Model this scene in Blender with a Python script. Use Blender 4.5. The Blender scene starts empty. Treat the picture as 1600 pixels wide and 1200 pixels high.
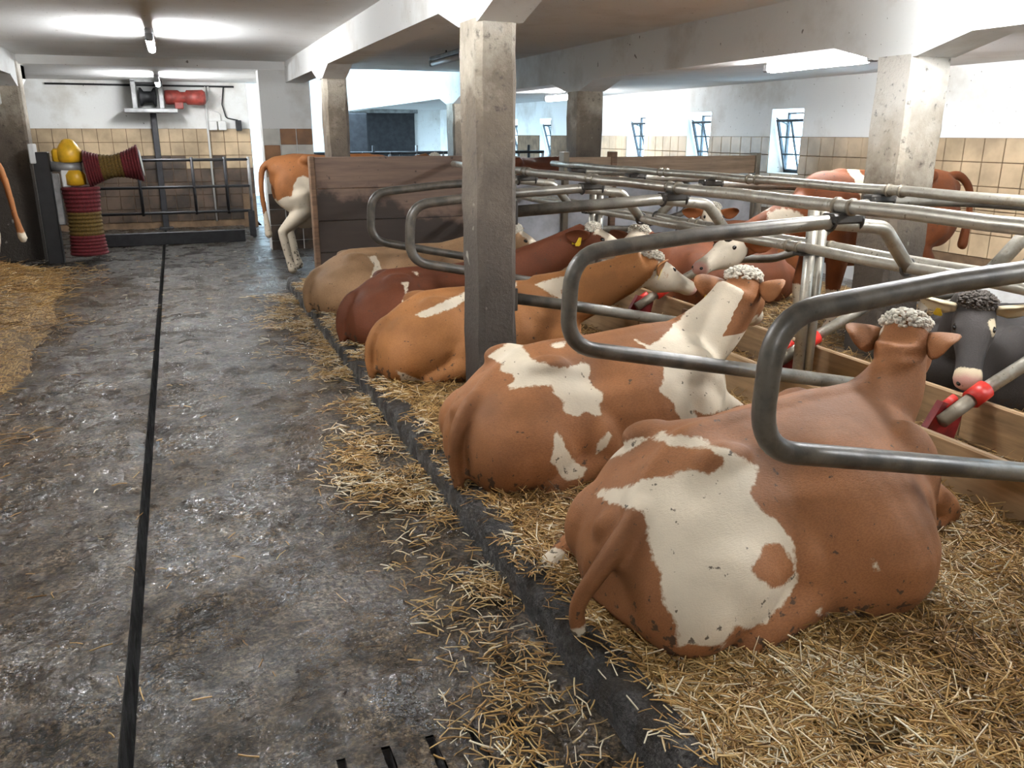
import bpy, math, random
import numpy as np
from mathutils import Vector, Matrix

# ------------------------------------------------------------------ camera, world, exposure
scene = bpy.context.scene
COL = scene.collection
CAM_H = 1.65
FPX = 1300.0
cam_data = bpy.data.cameras.new('camera')
cam = bpy.data.objects.new('camera', cam_data)
COL.objects.link(cam)
cam_data.sensor_width = 36.0
cam_data.lens = FPX / 1600.0 * 36.0
cam_data.clip_start = 0.05
cam_data.clip_end = 200
PITCH = math.atan2(392, 1300)
YAW = math.atan2(530, math.hypot(1300, 392))
cam.location = (0, 0, CAM_H)
cam.rotation_euler = (math.pi / 2 - PITCH, 0, -YAW)
scene.camera = cam

world = bpy.data.worlds.new('world')
scene.world = world
world.use_nodes = True
wn = world.node_tree
bg = wn.nodes['Background']
bg.inputs['Color'].default_value = (0.55, 0.79, 1.0, 1)
bg.inputs['Strength'].default_value = 6.0

scene.view_settings.view_transform = 'Standard'
scene.view_settings.look = 'None'
scene.view_settings.exposure = 1.5
scene.view_settings.gamma = 1
scene.view_settings.use_curve_mapping = False
try:
    scene.cycles.use_denoising = True
    scene.cycles.max_bounces = 8
    scene.cycles.diffuse_bounces = 5
    scene.cycles.transparent_max_bounces = 12
    scene.cycles.sample_clamp_indirect = 4
    scene.cycles.caustics_reflective = False
    scene.cycles.caustics_refractive = False
    scene.cycles.blur_glossy = .3
except Exception:
    pass

rng = np.random.default_rng(7)
random.seed(7)

# daylight portals standing in the real openings of the barn (they only guide sampling of the sky)
def portal(loc, rot, sx, sy):
    l = bpy.data.lights.new('sky_portal', 'AREA')
    l.shape = 'RECTANGLE'
    l.size = sx
    l.size_y = sy
    l.cycles.is_portal = True
    o = bpy.data.objects.new('sky_portal', l)
    COL.objects.link(o)
    o.location = loc
    o.rotation_euler = rot

# ------------------------------------------------------------------ mesh helpers
def link(o, parent=None):
    COL.objects.link(o)
    if parent is not None:
        o.parent = parent
    return o

def mesh_from(name, V, F, mat=None, smooth=False):
    me = bpy.data.meshes.new(name)
    V = np.asarray(V, dtype=np.float64)
    me.from_pydata(V.tolist(), [], [tuple(int(i) for i in f) for f in F])
    if mat is not None:
        me.materials.append(mat)
    if smooth:
        me.polygons.foreach_set('use_smooth', [True] * len(me.polygons))
    me.update()
    return me

def tag(o, label=None, cat=None, group=None, kind=None):
    if label: o['label'] = label
    if cat: o['category'] = cat
    if group: o['group'] = group
    if kind: o['kind'] = kind
    return o

class MB:
    """collects geometry for ONE mesh"""
    def __init__(self):
        self.V = []; self.F = []
    def add(self, V, F):
        b = len(self.V)
        self.V += [tuple(map(float, v)) for v in V]
        self.F += [tuple(i + b for i in f) for f in F]
        return self
    def box(self, x0, x1, y0, y1, z0, z1):
        V = [(x0,y0,z0),(x1,y0,z0),(x1,y1,z0),(x0,y1,z0),(x0,y0,z1),(x1,y0,z1),(x1,y1,z1),(x0,y1,z1)]
        F = [(0,3,2,1),(4,5,6,7),(0,1,5,4),(1,2,6,5),(2,3,7,6),(3,0,4,7)]
        return self.add(V, F)
    def bbox(self, x0, x1, y0, y1, z0, z1, b=0.01):
        """box with chamfered edges"""
        cx, cy, cz = (x0+x1)/2, (y0+y1)/2, (z0+z1)/2
        hx, hy, hz = (x1-x0)/2, (y1-y0)/2, (z1-z0)/2
        b = min(b, hx*.9, hy*.9, hz*.9)
        V = []; idx = {}
        for sx in (-1, 1):
            for sy in (-1, 1):
                for sz in (-1, 1):
                    for ax in range(3):
                        p = [sx*hx, sy*hy, sz*hz]
                        for k in range(3):
                            if k != ax: p[k] -= (sx, sy, sz)[k]*b
                        idx[(sx, sy, sz, ax)] = len(V)
                        V.append((cx+p[0], cy+p[1], cz+p[2]))
        F = []
        S = (-1, 1)
        for s in S:
            F.append([idx[(s,a,c,0)] for a, c in ((-1,-1),(1,-1),(1,1),(-1,1))][::s])
            F.append([idx[(a,s,c,1)] for a, c in ((-1,-1),(-1,1),(1,1),(1,-1))][::s])
            F.append([idx[(a,c,s,2)] for a, c in ((-1,-1),(1,-1),(1,1),(-1,1))][::s])
        for a in S:
            for c in S:
                F.append([idx[(-1,a,c,1)], idx[(1,a,c,1)], idx[(1,a,c,2)], idx[(-1,a,c,2)]][::-a*c])
                F.append([idx[(a,-1,c,0)], idx[(a,1,c,0)], idx[(a,1,c,2)], idx[(a,-1,c,2)]][::a*c])
                F.append([idx[(a,c,-1,0)], idx[(a,c,1,0)], idx[(a,c,1,1)], idx[(a,c,-1,1)]][::-a*c])
        for a in S:
            for c in S:
                for e in S:
                    F.append([idx[(a,c,e,0)], idx[(a,c,e,1)], idx[(a,c,e,2)]][::a*c*e])
        return self.add(V, F)
    def tube(self, pts, r, n=10, cap=True):
        V, F = sweep(pts, r, n, cap)
        return self.add(V, F)
    def prism(self, poly, axis, a0, a1):
        """extrude a 2d polygon (list of (p,q)) along axis between a0 and a1"""
        n = len(poly)
        def mk(p, q, a):
            return {'x': (a, p, q), 'y': (p, a, q), 'z': (p, q, a)}[axis]
        V = [mk(p, q, a0) for p, q in poly] + [mk(p, q, a1) for p, q in poly]
        F = [tuple(range(n))[::-1], tuple(range(n, 2*n))]
        F += [(i, (i+1) % n, n+(i+1) % n, n+i) for i in range(n)]
        return self.add(V, F)
    def lathe(self, prof, n=20, M=None):
        """prof: list of (r, z) around local z"""
        V = []; F = []
        for r, z in prof:
            for k in range(n):
                a = 2*math.pi*k/n
                V.append((r*math.cos(a), r*math.sin(a), z))
        m = len(prof)
        for i in range(m-1):
            for k in range(n):
                F.append((i*n+k, i*n+(k+1) % n, (i+1)*n+(k+1) % n, (i+1)*n+k))
        F.append(tuple(range(n))[::-1]); F.append(tuple((m-1)*n+k for k in range(n)))
        if M is not None:
            V = [tuple(M @ Vector(v)) for v in V]
        return self.add(V, F)
    def build(self, name, mat, parent=None, smooth=False):
        me = mesh_from(name, self.V, self.F, mat, smooth)
        return link(bpy.data.objects.new(name, me), parent)

def sweep(pts, r, n=10, cap=True):
    P = np.asarray(pts, float); m = len(P)
    R = np.full(m, r) if np.isscalar(r) else np.asarray(r, float)
    T = np.zeros_like(P)
    T[1:-1] = P[2:] - P[:-2]; T[0] = P[1]-P[0]; T[-1] = P[-1]-P[-2]
    T /= np.linalg.norm(T, axis=1)[:, None] + 1e-12
    a = np.array([0, 0, 1.0]) if abs(T[0][2]) < .9 else np.array([1.0, 0, 0])
    N = np.cross(T[0], a); N /= np.linalg.norm(N)
    ang = np.arange(n)*2*math.pi/n
    V = []
    for i in range(m):
        if i:
            N = N - T[i]*(N @ T[i]); N /= np.linalg.norm(N)
        B = np.cross(T[i], N)
        for t in ang:
            V.append(P[i] + R[i]*(math.cos(t)*N + math.sin(t)*B))
    F = []
    for i in range(m-1):
        for k in range(n):
            F.append((i*n+k, i*n+(k+1) % n, (i+1)*n+(k+1) % n, (i+1)*n+k))
    if cap:
        F.append(tuple(range(n))[::-1]); F.append(tuple((m-1)*n+k for k in range(n)))
    return V, F

def fillet(pts, rad, seg=6):
    """polyline with rounded corners"""
    P = [np.asarray(p, float) for p in pts]
    if np.isscalar(rad): rad = [rad]*len(P)
    out = [P[0]]
    for i in range(1, len(P)-1):
        a = P[i-1]-P[i]; b = P[i+1]-P[i]
        la, lb = np.linalg.norm(a), np.linalg.norm(b)
        a /= la; b /= lb
        ang = math.acos(max(-1, min(1, a @ b)))
        d = min(rad[i]/max(math.tan(ang/2), 1e-3), la*.48, lb*.48)
        p0 = P[i]+a*d; p1 = P[i]+b*d
        for k in range(seg+1):
            t = k/seg
            out.append((1-t)**2*p0 + 2*t*(1-t)*P[i] + t*t*p1)
    out.append(P[-1])
    return out

def empty(name, loc=(0, 0, 0), rz=0):
    o = bpy.data.objects.new(name, None)
    o.empty_display_size = .1
    o.location = loc
    o.rotation_euler = (0, 0, rz)
    return link(o)

def copy_tree(o, parent=None):
    c = o.copy(); link(c)
    if parent is not None: c.parent = parent
    for ch in list(o.children):
        copy_tree(ch, c)
    return c

# numpy value noise
_perm = rng.random((256, 256))
def vnoise(x, y):
    xi = np.floor(x).astype(int); yi = np.floor(y).astype(int)
    fx = x-xi; fy = y-yi
    fx = fx*fx*(3-2*fx); fy = fy*fy*(3-2*fy)
    g = lambda a, b: _perm[a & 255, b & 255]
    return (g(xi, yi)*(1-fx)+g(xi+1, yi)*fx)*(1-fy) + (g(xi, yi+1)*(1-fx)+g(xi+1, yi+1)*fx)*fy
def fbm(x, y, o=4):
    s = 0; a = 1; t = 0
    for k in range(o):
        s = s + a*vnoise(x*2**k+17*k, y*2**k+31*k); t += a; a *= .5
    return s/t - .5

# ------------------------------------------------------------------ materials
def new_mat(name):
    m = bpy.data.materials.new(name); m.use_nodes = True
    nt = m.node_tree
    return m, nt, nt.nodes['Principled BSDF']
def N(nt, typ, **kw):
    n = nt.nodes.new(typ)
    for k, v in kw.items():
        if k in n.inputs.keys() if hasattr(n.inputs, 'keys') else False:
            n.inputs[k].default_value = v
        else:
            setattr(n, k, v)
    return n
def L(nt, a, b): nt.links.new(a, b)
def noise(nt, vec, scale, detail=4, rough=.55, dist=0):
    n = nt.nodes.new('ShaderNodeTexNoise')
    n.inputs['Scale'].default_value = scale; n.inputs['Detail'].default_value = detail
    n.inputs['Roughness'].default_value = rough; n.inputs['Distortion'].default_value = dist
    if vec is not None: L(nt, vec, n.inputs['Vector'])
    return n.outputs['Fac']
def ramp(nt, fac, stops):
    r = nt.nodes.new('ShaderNodeValToRGB')
    e = r.color_ramp.elements
    while len(e) < len(stops): e.new(.5)
    for el, (p, c) in zip(e, stops):
        el.position = p
        el.color = (*c, 1) if len(c) == 3 else c
    L(nt, fac, r.inputs['Fac'])
    return r.outputs['Color']
def mixc(nt, fac, a, b, mode='MIX'):
    m = nt.nodes.new('ShaderNodeMix'); m.data_type = 'RGBA'; m.blend_type = mode
    for sock, val in ((m.inputs[0], fac), (m.inputs[6], a), (m.inputs[7], b)):
        if hasattr(val, 'is_linked'): L(nt, val, sock)
        elif np.isscalar(val): sock.default_value = val
        else: sock.default_value = (*val, 1)
    return m.outputs[2]
def math_(nt, op, a, b=None, clamp=False):
    m = nt.nodes.new('ShaderNodeMath'); m.operation = op; m.use_clamp = clamp
    for i, v in enumerate((a, b)):
        if v is None: continue
        if hasattr(v, 'is_linked'): L(nt, v, m.inputs[i])
        else: m.inputs[i].default_value = v
    return m.outputs[0]
def maprange(nt, v, a, b, c=0, d=1):
    m = nt.nodes.new('ShaderNodeMapRange')
    L(nt, v, m.inputs[0])
    for i, q in enumerate((a, b, c, d)): m.inputs[i+1].default_value = q
    return m.outputs[0]
def coords(nt, kind='Object'):
    return nt.nodes.new('ShaderNodeTexCoord').outputs[kind]
def wpos(nt): return nt.nodes.new('ShaderNodeNewGeometry').outputs['Position']
def sep(nt, v):
    s = nt.nodes.new('ShaderNodeSeparateXYZ'); L(nt, v, s.inputs[0]); return s.outputs
def mapping(nt, v, scale=(1, 1, 1), rot=(0, 0, 0)):
    m = nt.nodes.new('ShaderNodeMapping'); L(nt, v, m.inputs[0])
    m.inputs['Scale'].default_value = scale; m.inputs['Rotation'].default_value = rot
    return m.outputs[0]
def bump(nt, bsdf, h, strength=.4, dist=.01):
    b = nt.nodes.new('ShaderNodeBump'); b.inputs['Strength'].default_value = strength
    b.inputs['Distance'].default_value = dist
    L(nt, h, b.inputs['Height']); L(nt, b.outputs[0], bsdf.inputs['Normal'])
    return b
def setp(b, **kw):
    for k, v in kw.items():
        k = k.replace('_', ' ')
        if k in b.inputs: b.inputs[k].default_value = (*v, 1) if isinstance(v, tuple) and len(v) == 3 else v

def mat_simple(name, col, rough=.6, metal=0., var=.25, scale=8., bmp=.15, spec=.5):
    m, nt, b = new_mat(name)
    v = wpos(nt)
    f = noise(nt, v, scale, 5)
    c = ramp(nt, f, [(.38, tuple(x*(1-var) for x in col)), (.62, tuple(min(1, x*(1+var)) for x in col))])
    L(nt, c, b.inputs['Base Color'])
    setp(b, Roughness=rough, Metallic=metal)
    b.inputs['Specular IOR Level'].default_value = spec
    if bmp: bump(nt, b, noise(nt, v, scale*8, 4), bmp, .005)
    return m

def mat_paint(name, base=(.80, .80, .78), dirt=(.42, .36, .28), amount=.5, speck=True):
    """white limewash with fly specks and grey stains"""
    m, nt, b = new_mat(name)
    v = wpos(nt)
    f = noise(nt, v, 1.3, 6, .6)
    f2 = maprange(nt, f, .5, .68, 0, amount)
    c = mixc(nt, f2, base, dirt)
    if speck:
        s = noise(nt, v, 38, 2, .4)
        s2 = maprange(nt, s, .74, .77, 0, .8)
        s3 = noise(nt, v, 13, 2, .4)
        s4 = maprange(nt, s3, .76, .79, 0, .8)
        c = mixc(nt, math_(nt, 'MAXIMUM', s2, s4), c, (.12, .10, .08))
    L(nt, c, b.inputs['Base Color'])
    setp(b, Roughness=.8)
    bump(nt, b, noise(nt, v, 22, 6, .6), .25, .01)
    return m

def mat_column(lift=0., name='pillar_concrete'):
    """concrete pillars: limewash worn off, brown grime up to cow height"""
    m, nt, b = new_mat(name)
    v = wpos(nt)
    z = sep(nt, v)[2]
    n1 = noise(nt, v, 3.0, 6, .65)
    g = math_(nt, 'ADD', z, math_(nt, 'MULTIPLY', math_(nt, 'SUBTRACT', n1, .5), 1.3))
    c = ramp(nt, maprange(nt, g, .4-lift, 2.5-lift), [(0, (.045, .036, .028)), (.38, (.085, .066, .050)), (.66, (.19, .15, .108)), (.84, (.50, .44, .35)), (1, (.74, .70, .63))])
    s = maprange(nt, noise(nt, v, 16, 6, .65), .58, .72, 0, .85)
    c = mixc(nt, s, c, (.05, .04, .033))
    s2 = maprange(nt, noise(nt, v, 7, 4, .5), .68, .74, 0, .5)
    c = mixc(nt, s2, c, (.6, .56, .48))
    L(nt, c, b.inputs['Base Color'])
    setp(b, Roughness=.75)
    bump(nt, b, noise(nt, v, 30, 8, .7), .7, .03)
    return m

def mat_floor():
    """concrete under a film of wet dung: dull brown with glossy, finely broken relief"""
    m, nt, b = new_mat('wet_floor')
    v = wpos(nt)
    big = noise(nt, v, 1.1, 5, .6)
    mid = noise(nt, v, 7, 6, .65)
    fine = noise(nt, v, 45, 6, .75)
    c = ramp(nt, mid, [(.38, (.040, .031, .022)), (.5, (.098, .080, .060)), (.62, (.17, .145, .115))])
    c2 = ramp(nt, big, [(.40, (.68, .58, .45)), (.60, (1.1, 1.02, .95))])
    c = mixc(nt, 1.0, c, c2, 'MULTIPLY')
    # crumbs of dung, grit and chopped stalks trodden into the film
    cr = noise(nt, v, 60, 5, .75)
    c = mixc(nt, 1.0, c, ramp(nt, cr, [(.40, (.30, .27, .23)), (.47, (.80, .78, .75)), (.53, (1.1, 1.1, 1.1)), (.60, (2.1, 2.05, 1.95))]), 'MULTIPLY')
    lump = maprange(nt, noise(nt, v, 24, 5, .65), .555, .60, 0, .75)
    c = mixc(nt, lump, c, (.022, .017, .012))
    fl = maprange(nt, noise(nt, mapping(nt, v, (55, 150, 100), (0, 0, .4)), 1, 2, .5), .66, .70, 0, .6)
    c = mixc(nt, fl, c, (.34, .26, .15))
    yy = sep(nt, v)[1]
    thick = maprange(nt, math_(nt, 'ADD', yy, math_(nt, 'MULTIPLY', noise(nt, v, .9, 5, .6), 4.0)), 11.5, 14.5, 0, .8)  # wet manure plus the dim rear light, painted in as a darker, duller film
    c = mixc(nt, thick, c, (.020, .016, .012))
    L(nt, c, b.inputs['Base Color'])
    r = ramp(nt, noise(nt, v, 3.1, 6, .65), [(.42, (.14,)*3), (.5, (.30,)*3), (.6, (.5,)*3)])
    L(nt, r, b.inputs['Roughness'])
    h = math_(nt, 'ADD', fine, math_(nt, 'MULTIPLY', noise(nt, v, 22, 3, .6), 1.0))
    bm = bump(nt, b, h, 1.0, .045)
    # the film of liquid: a clear coat broken up by the same relief
    cw = ramp(nt, noise(nt, v, 2.0, 6, .7), [(.43, (.25,)*3), (.55, (1.0,)*3)])
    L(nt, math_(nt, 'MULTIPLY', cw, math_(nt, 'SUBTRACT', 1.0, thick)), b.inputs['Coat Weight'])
    b.inputs['Coat Roughness'].default_value = .05
    b.inputs['Coat IOR'].default_value = 1.6
    b2 = nt.nodes.new('ShaderNodeBump'); b2.inputs['Strength'].default_value = 1.0; b2.inputs['Distance'].default_value = .020
    L(nt, math_(nt, 'ADD', noise(nt, v, 34, 3, .6), math_(nt, 'MULTIPLY', noise(nt, v, 11, 3, .6), 1.2)), b2.inputs['Height'])
    L(nt, b2.outputs[0], b.inputs['Coat Normal'])
    return m

def mat_straw_base(name='straw_bed'):
    m, nt, b = new_mat(name)
    v = wpos(nt)
    f1 = noise(nt, mapping(nt, v, (90, 14, 40), (0, 0, .5)), 1, 4, .6)
    f2 = noise(nt, mapping(nt, v, (14, 90, 40), (0, 0, .9)), 1, 4, .6)
    f = math_(nt, 'MAXIMUM', f1, f2)
    c = ramp(nt, f, [(.46, (.045, .022, .008)), (.54, (.20, .115, .037)), (.64, (.42, .27, .10))])
    d = maprange(nt, noise(nt, v, 2.2, 5, .6), .52, .60, 0, .7)
    c = mixc(nt, d, c, (.045, .028, .014))
    L(nt, c, b.inputs['Base Color'])
    setp(b, Roughness=.75)
    bump(nt, b, f, .8, .02)
    return m

def mat_straw():
    m, nt, b = new_mat('straw')
    a = nt.nodes.new('ShaderNodeAttribute'); a.attribute_name = 'tone'
    c = ramp(nt, a.outputs['Fac'], [(0, (.075, .036, .010)), (.3, (.25, .13, .036)), (.6, (.43, .255, .08)), (.85, (.58, .41, .185)), (1, (.76, .67, .5))])
    L(nt, c, b.inputs['Base Color'])
    setp(b, Roughness=.42)
    return m

def mat_galv(name, dirt=.5, base=(.40, .375, .32)):
    m, nt, b = new_mat(name)
    v = wpos(nt)
    n1 = noise(nt, v, 9, 6, .65)
    nz = nt.nodes.new('ShaderNodeNewGeometry').outputs['Normal']
    c = ramp(nt, n1, [(.3, tuple(x*.75 for x in base)), (.7, tuple(x*1.15 for x in base))])
    f = maprange(nt, noise(nt, v, 5, 6, .7), .35+.3*(1-dirt), .75, 0, .95)
    c = mixc(nt, f, c, (.17, .135, .085))
    s = maprange(nt, noise(nt, v, 42, 3, .5), .66, .72, 0, .8)
    c = mixc(nt, s, c, (.10, .075, .05))
    L(nt, c, b.inputs['Base Color'])
    L(nt, maprange(nt, f, 0, 1, .7, .1), b.inputs['Metallic'])
    L(nt, maprange(nt, f, 0, 1, .36, .7), b.inputs['Roughness'])
    bump(nt, b, noise(nt, v, 90, 4, .6), .15, .004)
    return m

def mat_wood(name, col, dark, axis_scale=(2, 30, 30), stain=.4):
    m, nt, b = new_mat(name)
    v = wpos(nt)
    g = noise(nt, mapping(nt, v, axis_scale), 1, 5, .6)
    c = ramp(nt, g, [(.3, dark), (.7, col)])
    s = maprange(nt, noise(nt, v, 2.4, 5, .6), .48, .68, 0, stain)
    c = mixc(nt, s, c, tuple(x*.35 for x in dark))
    L(nt, c, b.inputs['Base Color'])
    setp(b, Roughness=.7)
    bump(nt, b, g, .3, .006)
    return m

def mat_emit(name, col, s):
    m, nt, b = new_mat(name)
    setp(b, Base_Color=col, Roughness=.4)
    b.inputs['Emission Color'].default_value = (*col, 1)
    b.inputs['Emission Strength'].default_value = s
    m.cycles.emission_sampling = 'FRONT'
    return m

def mat_cow(name, coat, white=(.64, .55, .42), pink=(.50, .27, .22)):
    m, nt, b = new_mat(name)
    v = coords(nt)
    def attr(n):
        a = nt.nodes.new('ShaderNodeAttribute'); a.attribute_name = n; return a.outputs['Fac']
    n1 = noise(nt, v, 2.2, 4, .5)
    c = ramp(nt, n1, [(.38, tuple(x*.74 for x in coat)), (.5, coat), (.62, tuple(min(1, x*1.2) for x in coat))])
    hair = noise(nt, mapping(nt, v, (70, 220, 220)), 1, 3, .6)
    c = mixc(nt, maprange(nt, hair, .42, .6, 0, .35), c, tuple(x*.55 for x in coat))
    w = math_(nt, 'ADD', attr('white'), math_(nt, 'MULTIPLY', math_(nt, 'SUBTRACT', noise(nt, v, 16, 4, .6), .5), .05))
    w = math_(nt, 'ADD', w, math_(nt, 'MULTIPLY', math_(nt, 'SUBTRACT', noise(nt, v, 90, 3, .6), .5), .016))
    wf = maprange(nt, w, -.004, .005)
    wc = ramp(nt, noise(nt, v, 5, 5, .6), [(.3, tuple(x*.82 for x in white)), (.65, white)])
    c = mixc(nt, wf, c, wc)
    c = mixc(nt, maprange(nt, math_(nt, 'ADD', attr('pink'), math_(nt, 'MULTIPLY', math_(nt, 'SUBTRACT', noise(nt, v, 25, 3), .5), .03)), -.02, .02), c, pink)
    # dried dung flecks, denser where the animal lies in the bedding
    d = math_(nt, 'ADD', noise(nt, v, 26, 4, .6), math_(nt, 'MULTIPLY', attr('dirt'), .16))
    c = mixc(nt, maprange(nt, d, .665, .70, 0, .85), c, (.05, .035, .025))
    L(nt, c, b.inputs['Base Color'])
    setp(b, Roughness=.62)
    b.inputs['Specular IOR Level'].default_value = .18
    b.inputs['Sheen Weight'].default_value = .0
    b.inputs['Sheen Roughness'].default_value = .4
    h = math_(nt, 'ADD', hair, math_(nt, 'MULTIPLY', noise(nt, v, 12, 4, .5), 1.2))
    bump(nt, b, h, .25, .012)
    return m

def mat_kerb():
    m, nt, b = new_mat('kerb_concrete')
    v = wpos(nt)
    c = ramp(nt, noise(nt, v, 5, 6, .65), [(.40, (.022, .018, .015)), (.5, (.050, .046, .044)), (.6, (.085, .080, .078))])
    c = mixc(nt, 1.0, c, ramp(nt, noise(nt, v, 70, 5, .7), [(.40, (.4, .38, .35)), (.5, (.95, .95, .95)), (.6, (1.7, 1.65, 1.6))]), 'MULTIPLY')
    d = maprange(nt, noise(nt, v, 9, 5, .65), .53, .58, 0, .8)
    c = mixc(nt, d, c, (.035, .024, .014))
    L(nt, c, b.inputs['Base Color'])
    L(nt, maprange(nt, noise(nt, v, 6, 4), .42, .58, .3, .7), b.inputs['Roughness'])
    h = math_(nt, 'ADD', noise(nt, v, 40, 6, .7), math_(nt, 'MULTIPLY', noise(nt, v, 12, 4, .6), 1.5))
    bump(nt, b, h, 1.0, .06)
    return m

def mat_partition():
    m, nt, b = new_mat('partition_plank')
    v = wpos(nt)
    g = noise(nt, mapping(nt, v, (1.5, 20, 20)), 1, 5, .6)
    c = ramp(nt, g, [(.3, (.15, .10, .075)), (.7, (.26, .175, .13))])
    x, y, z = sep(nt, v)
    # dung rubbed on by passing animals: a ragged patch, higher towards the walkway
    edge = math_(nt, 'ADD', math_(nt, 'MULTIPLY', x, .28), math_(nt, 'ADD', z, math_(nt, 'MULTIPLY', math_(nt, 'SUBTRACT', noise(nt, v, 2.6, 6, .6), .5), .9)))
    f = maprange(nt, edge, 1.42, 1.56, .9, 0)
    c = mixc(nt, f, c, (.032, .024, .02))
    s = maprange(nt, noise(nt, v, 14, 4, .5), .66, .72, 0, .8)
    c = mixc(nt, s, c, (.05, .04, .03))
    L(nt, c, b.inputs['Base Color']); setp(b, Roughness=.7)
    bump(nt, b, g, .3, .006)
    return m

M = dict(
    floor=mat_floor(), kerb=mat_kerb(),
    pit=mat_simple('slurry', (.006, .005, .004), .5), straw_base=mat_straw_base(), straw=mat_straw(),
    paint=mat_paint('limewash'), paint_ceiling=mat_paint('ceiling_limewash', (.82, .82, .81), (.55, .52, .47), .35, True),
    column=mat_column(), grout=mat_simple('grout', (.16, .10, .055), .8),
    tile=mat_simple('beige_tile', (.44, .33, .21), .3, 0, .3, 1.7, .05),
    tile_dirty=mat_simple('brown_stained_tile', (.06, .04, .027), .45, 0, .6, 3, .1),
    tile_white=mat_simple('white_replacement_tile', (.6, .58, .52), .35, 0, .15, 3, .05),
    tile_brown=mat_simple('brown_tile', (.25, .12, .05), .35, 0, .3, 3, .05),
    galv=mat_galv('galvanised_tube', .45), galv_dirty=mat_galv('soiled_tube', 1.1, (.2, .175, .14)),
    clamp=mat_simple('dark_clamp', (.05, .045, .04), .5, .5),
    iron=mat_simple('dark_iron', (.03, .03, .033), .5, .4), steel=mat_simple('grey_steel', (.28, .28, .28), .45, .4),
    wood=mat_wood('brown_board', (.23, .13, .075), (.10, .06, .035)),
    wood_light=mat_wood('pale_board', (.42, .27, .14), (.22, .14, .07), (30, 2, 30), .3),
    panel=mat_simple('pale_panel', (.42, .43, .46), .7, 0, .2, 4, .2),
    red=mat_simple('red_plastic', (.55, .025, .015), .4, 0, .2, 10, .05),
    dark_red=mat_simple('dark_red_plastic', (.16, .012, .012), .4, 0, .4, 10, .05),
    bristle_red=mat_simple('red_bristle', (.11, .006, .009), .8, 0, .4, 60, .6),
    bristle_yellow=mat_simple('yellow_bristle', (.115, .068, .008), .8, 0, .4, 60, .6),
    yellow=mat_simple('yellow_paint', (.75, .42, .02), .4, 0, .15, 10, .05),
    tag=mat_simple('yellow_ear_tag', (.75, .52, .03), .45, 0, .1, 10, 0),
    black=mat_simple('black_plastic', (.012, .012, .013), .45),
    white_plastic=mat_simple('white_plastic', (.7, .7, .68), .4, 0, .05, 5, 0),
    red_motor=mat_simple('red_gearbox', (.25, .04, .03), .5, 0, .3, 10, .1),
    eye=mat_simple('eye', (.008, .006, .005), .08, 0, 0, 5, 0),
    lamp=mat_emit('lit_tube', (.96, .98, 1.0), 95.0), lamp_off=mat_simple('unlit_tube', (.55, .6, .66), .3, 0, .05, 5, 0),
    frame=mat_simple('window_steel', (.045, .055, .065), .5, .3),
)
def mat_glass():
    m = bpy.data.materials.new('pane_glass'); m.use_nodes = True
    nt = m.node_tree
    for n in list(nt.nodes): nt.nodes.remove(n)
    out = nt.nodes.new('ShaderNodeOutputMaterial')
    t = nt.nodes.new('ShaderNodeBsdfTransparent'); t.inputs[0].default_value = (.86, .9, .92, 1)
    g = nt.nodes.new('ShaderNodeBsdfGlossy'); g.inputs['Roughness'].default_value = .05
    mx = nt.nodes.new('ShaderNodeMixShader'); mx.inputs[0].default_value = .08
    L(nt, t.outputs[0], mx.inputs[1]); L(nt, g.outputs[0], mx.inputs[2]); L(nt, mx.outputs[0], out.inputs[0])
    return m
M['glass'] = mat_glass()
M['wood_part'] = mat_partition()
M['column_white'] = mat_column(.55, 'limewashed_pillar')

# ------------------------------------------------------------------ the setting
def struct(mb, name, mat, label=None, smooth=False):
    o = mb.build(name, mat, None, smooth)
    o['kind'] = 'structure'
    if label: o['label'] = label
    return o

BED = 0.10
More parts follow.
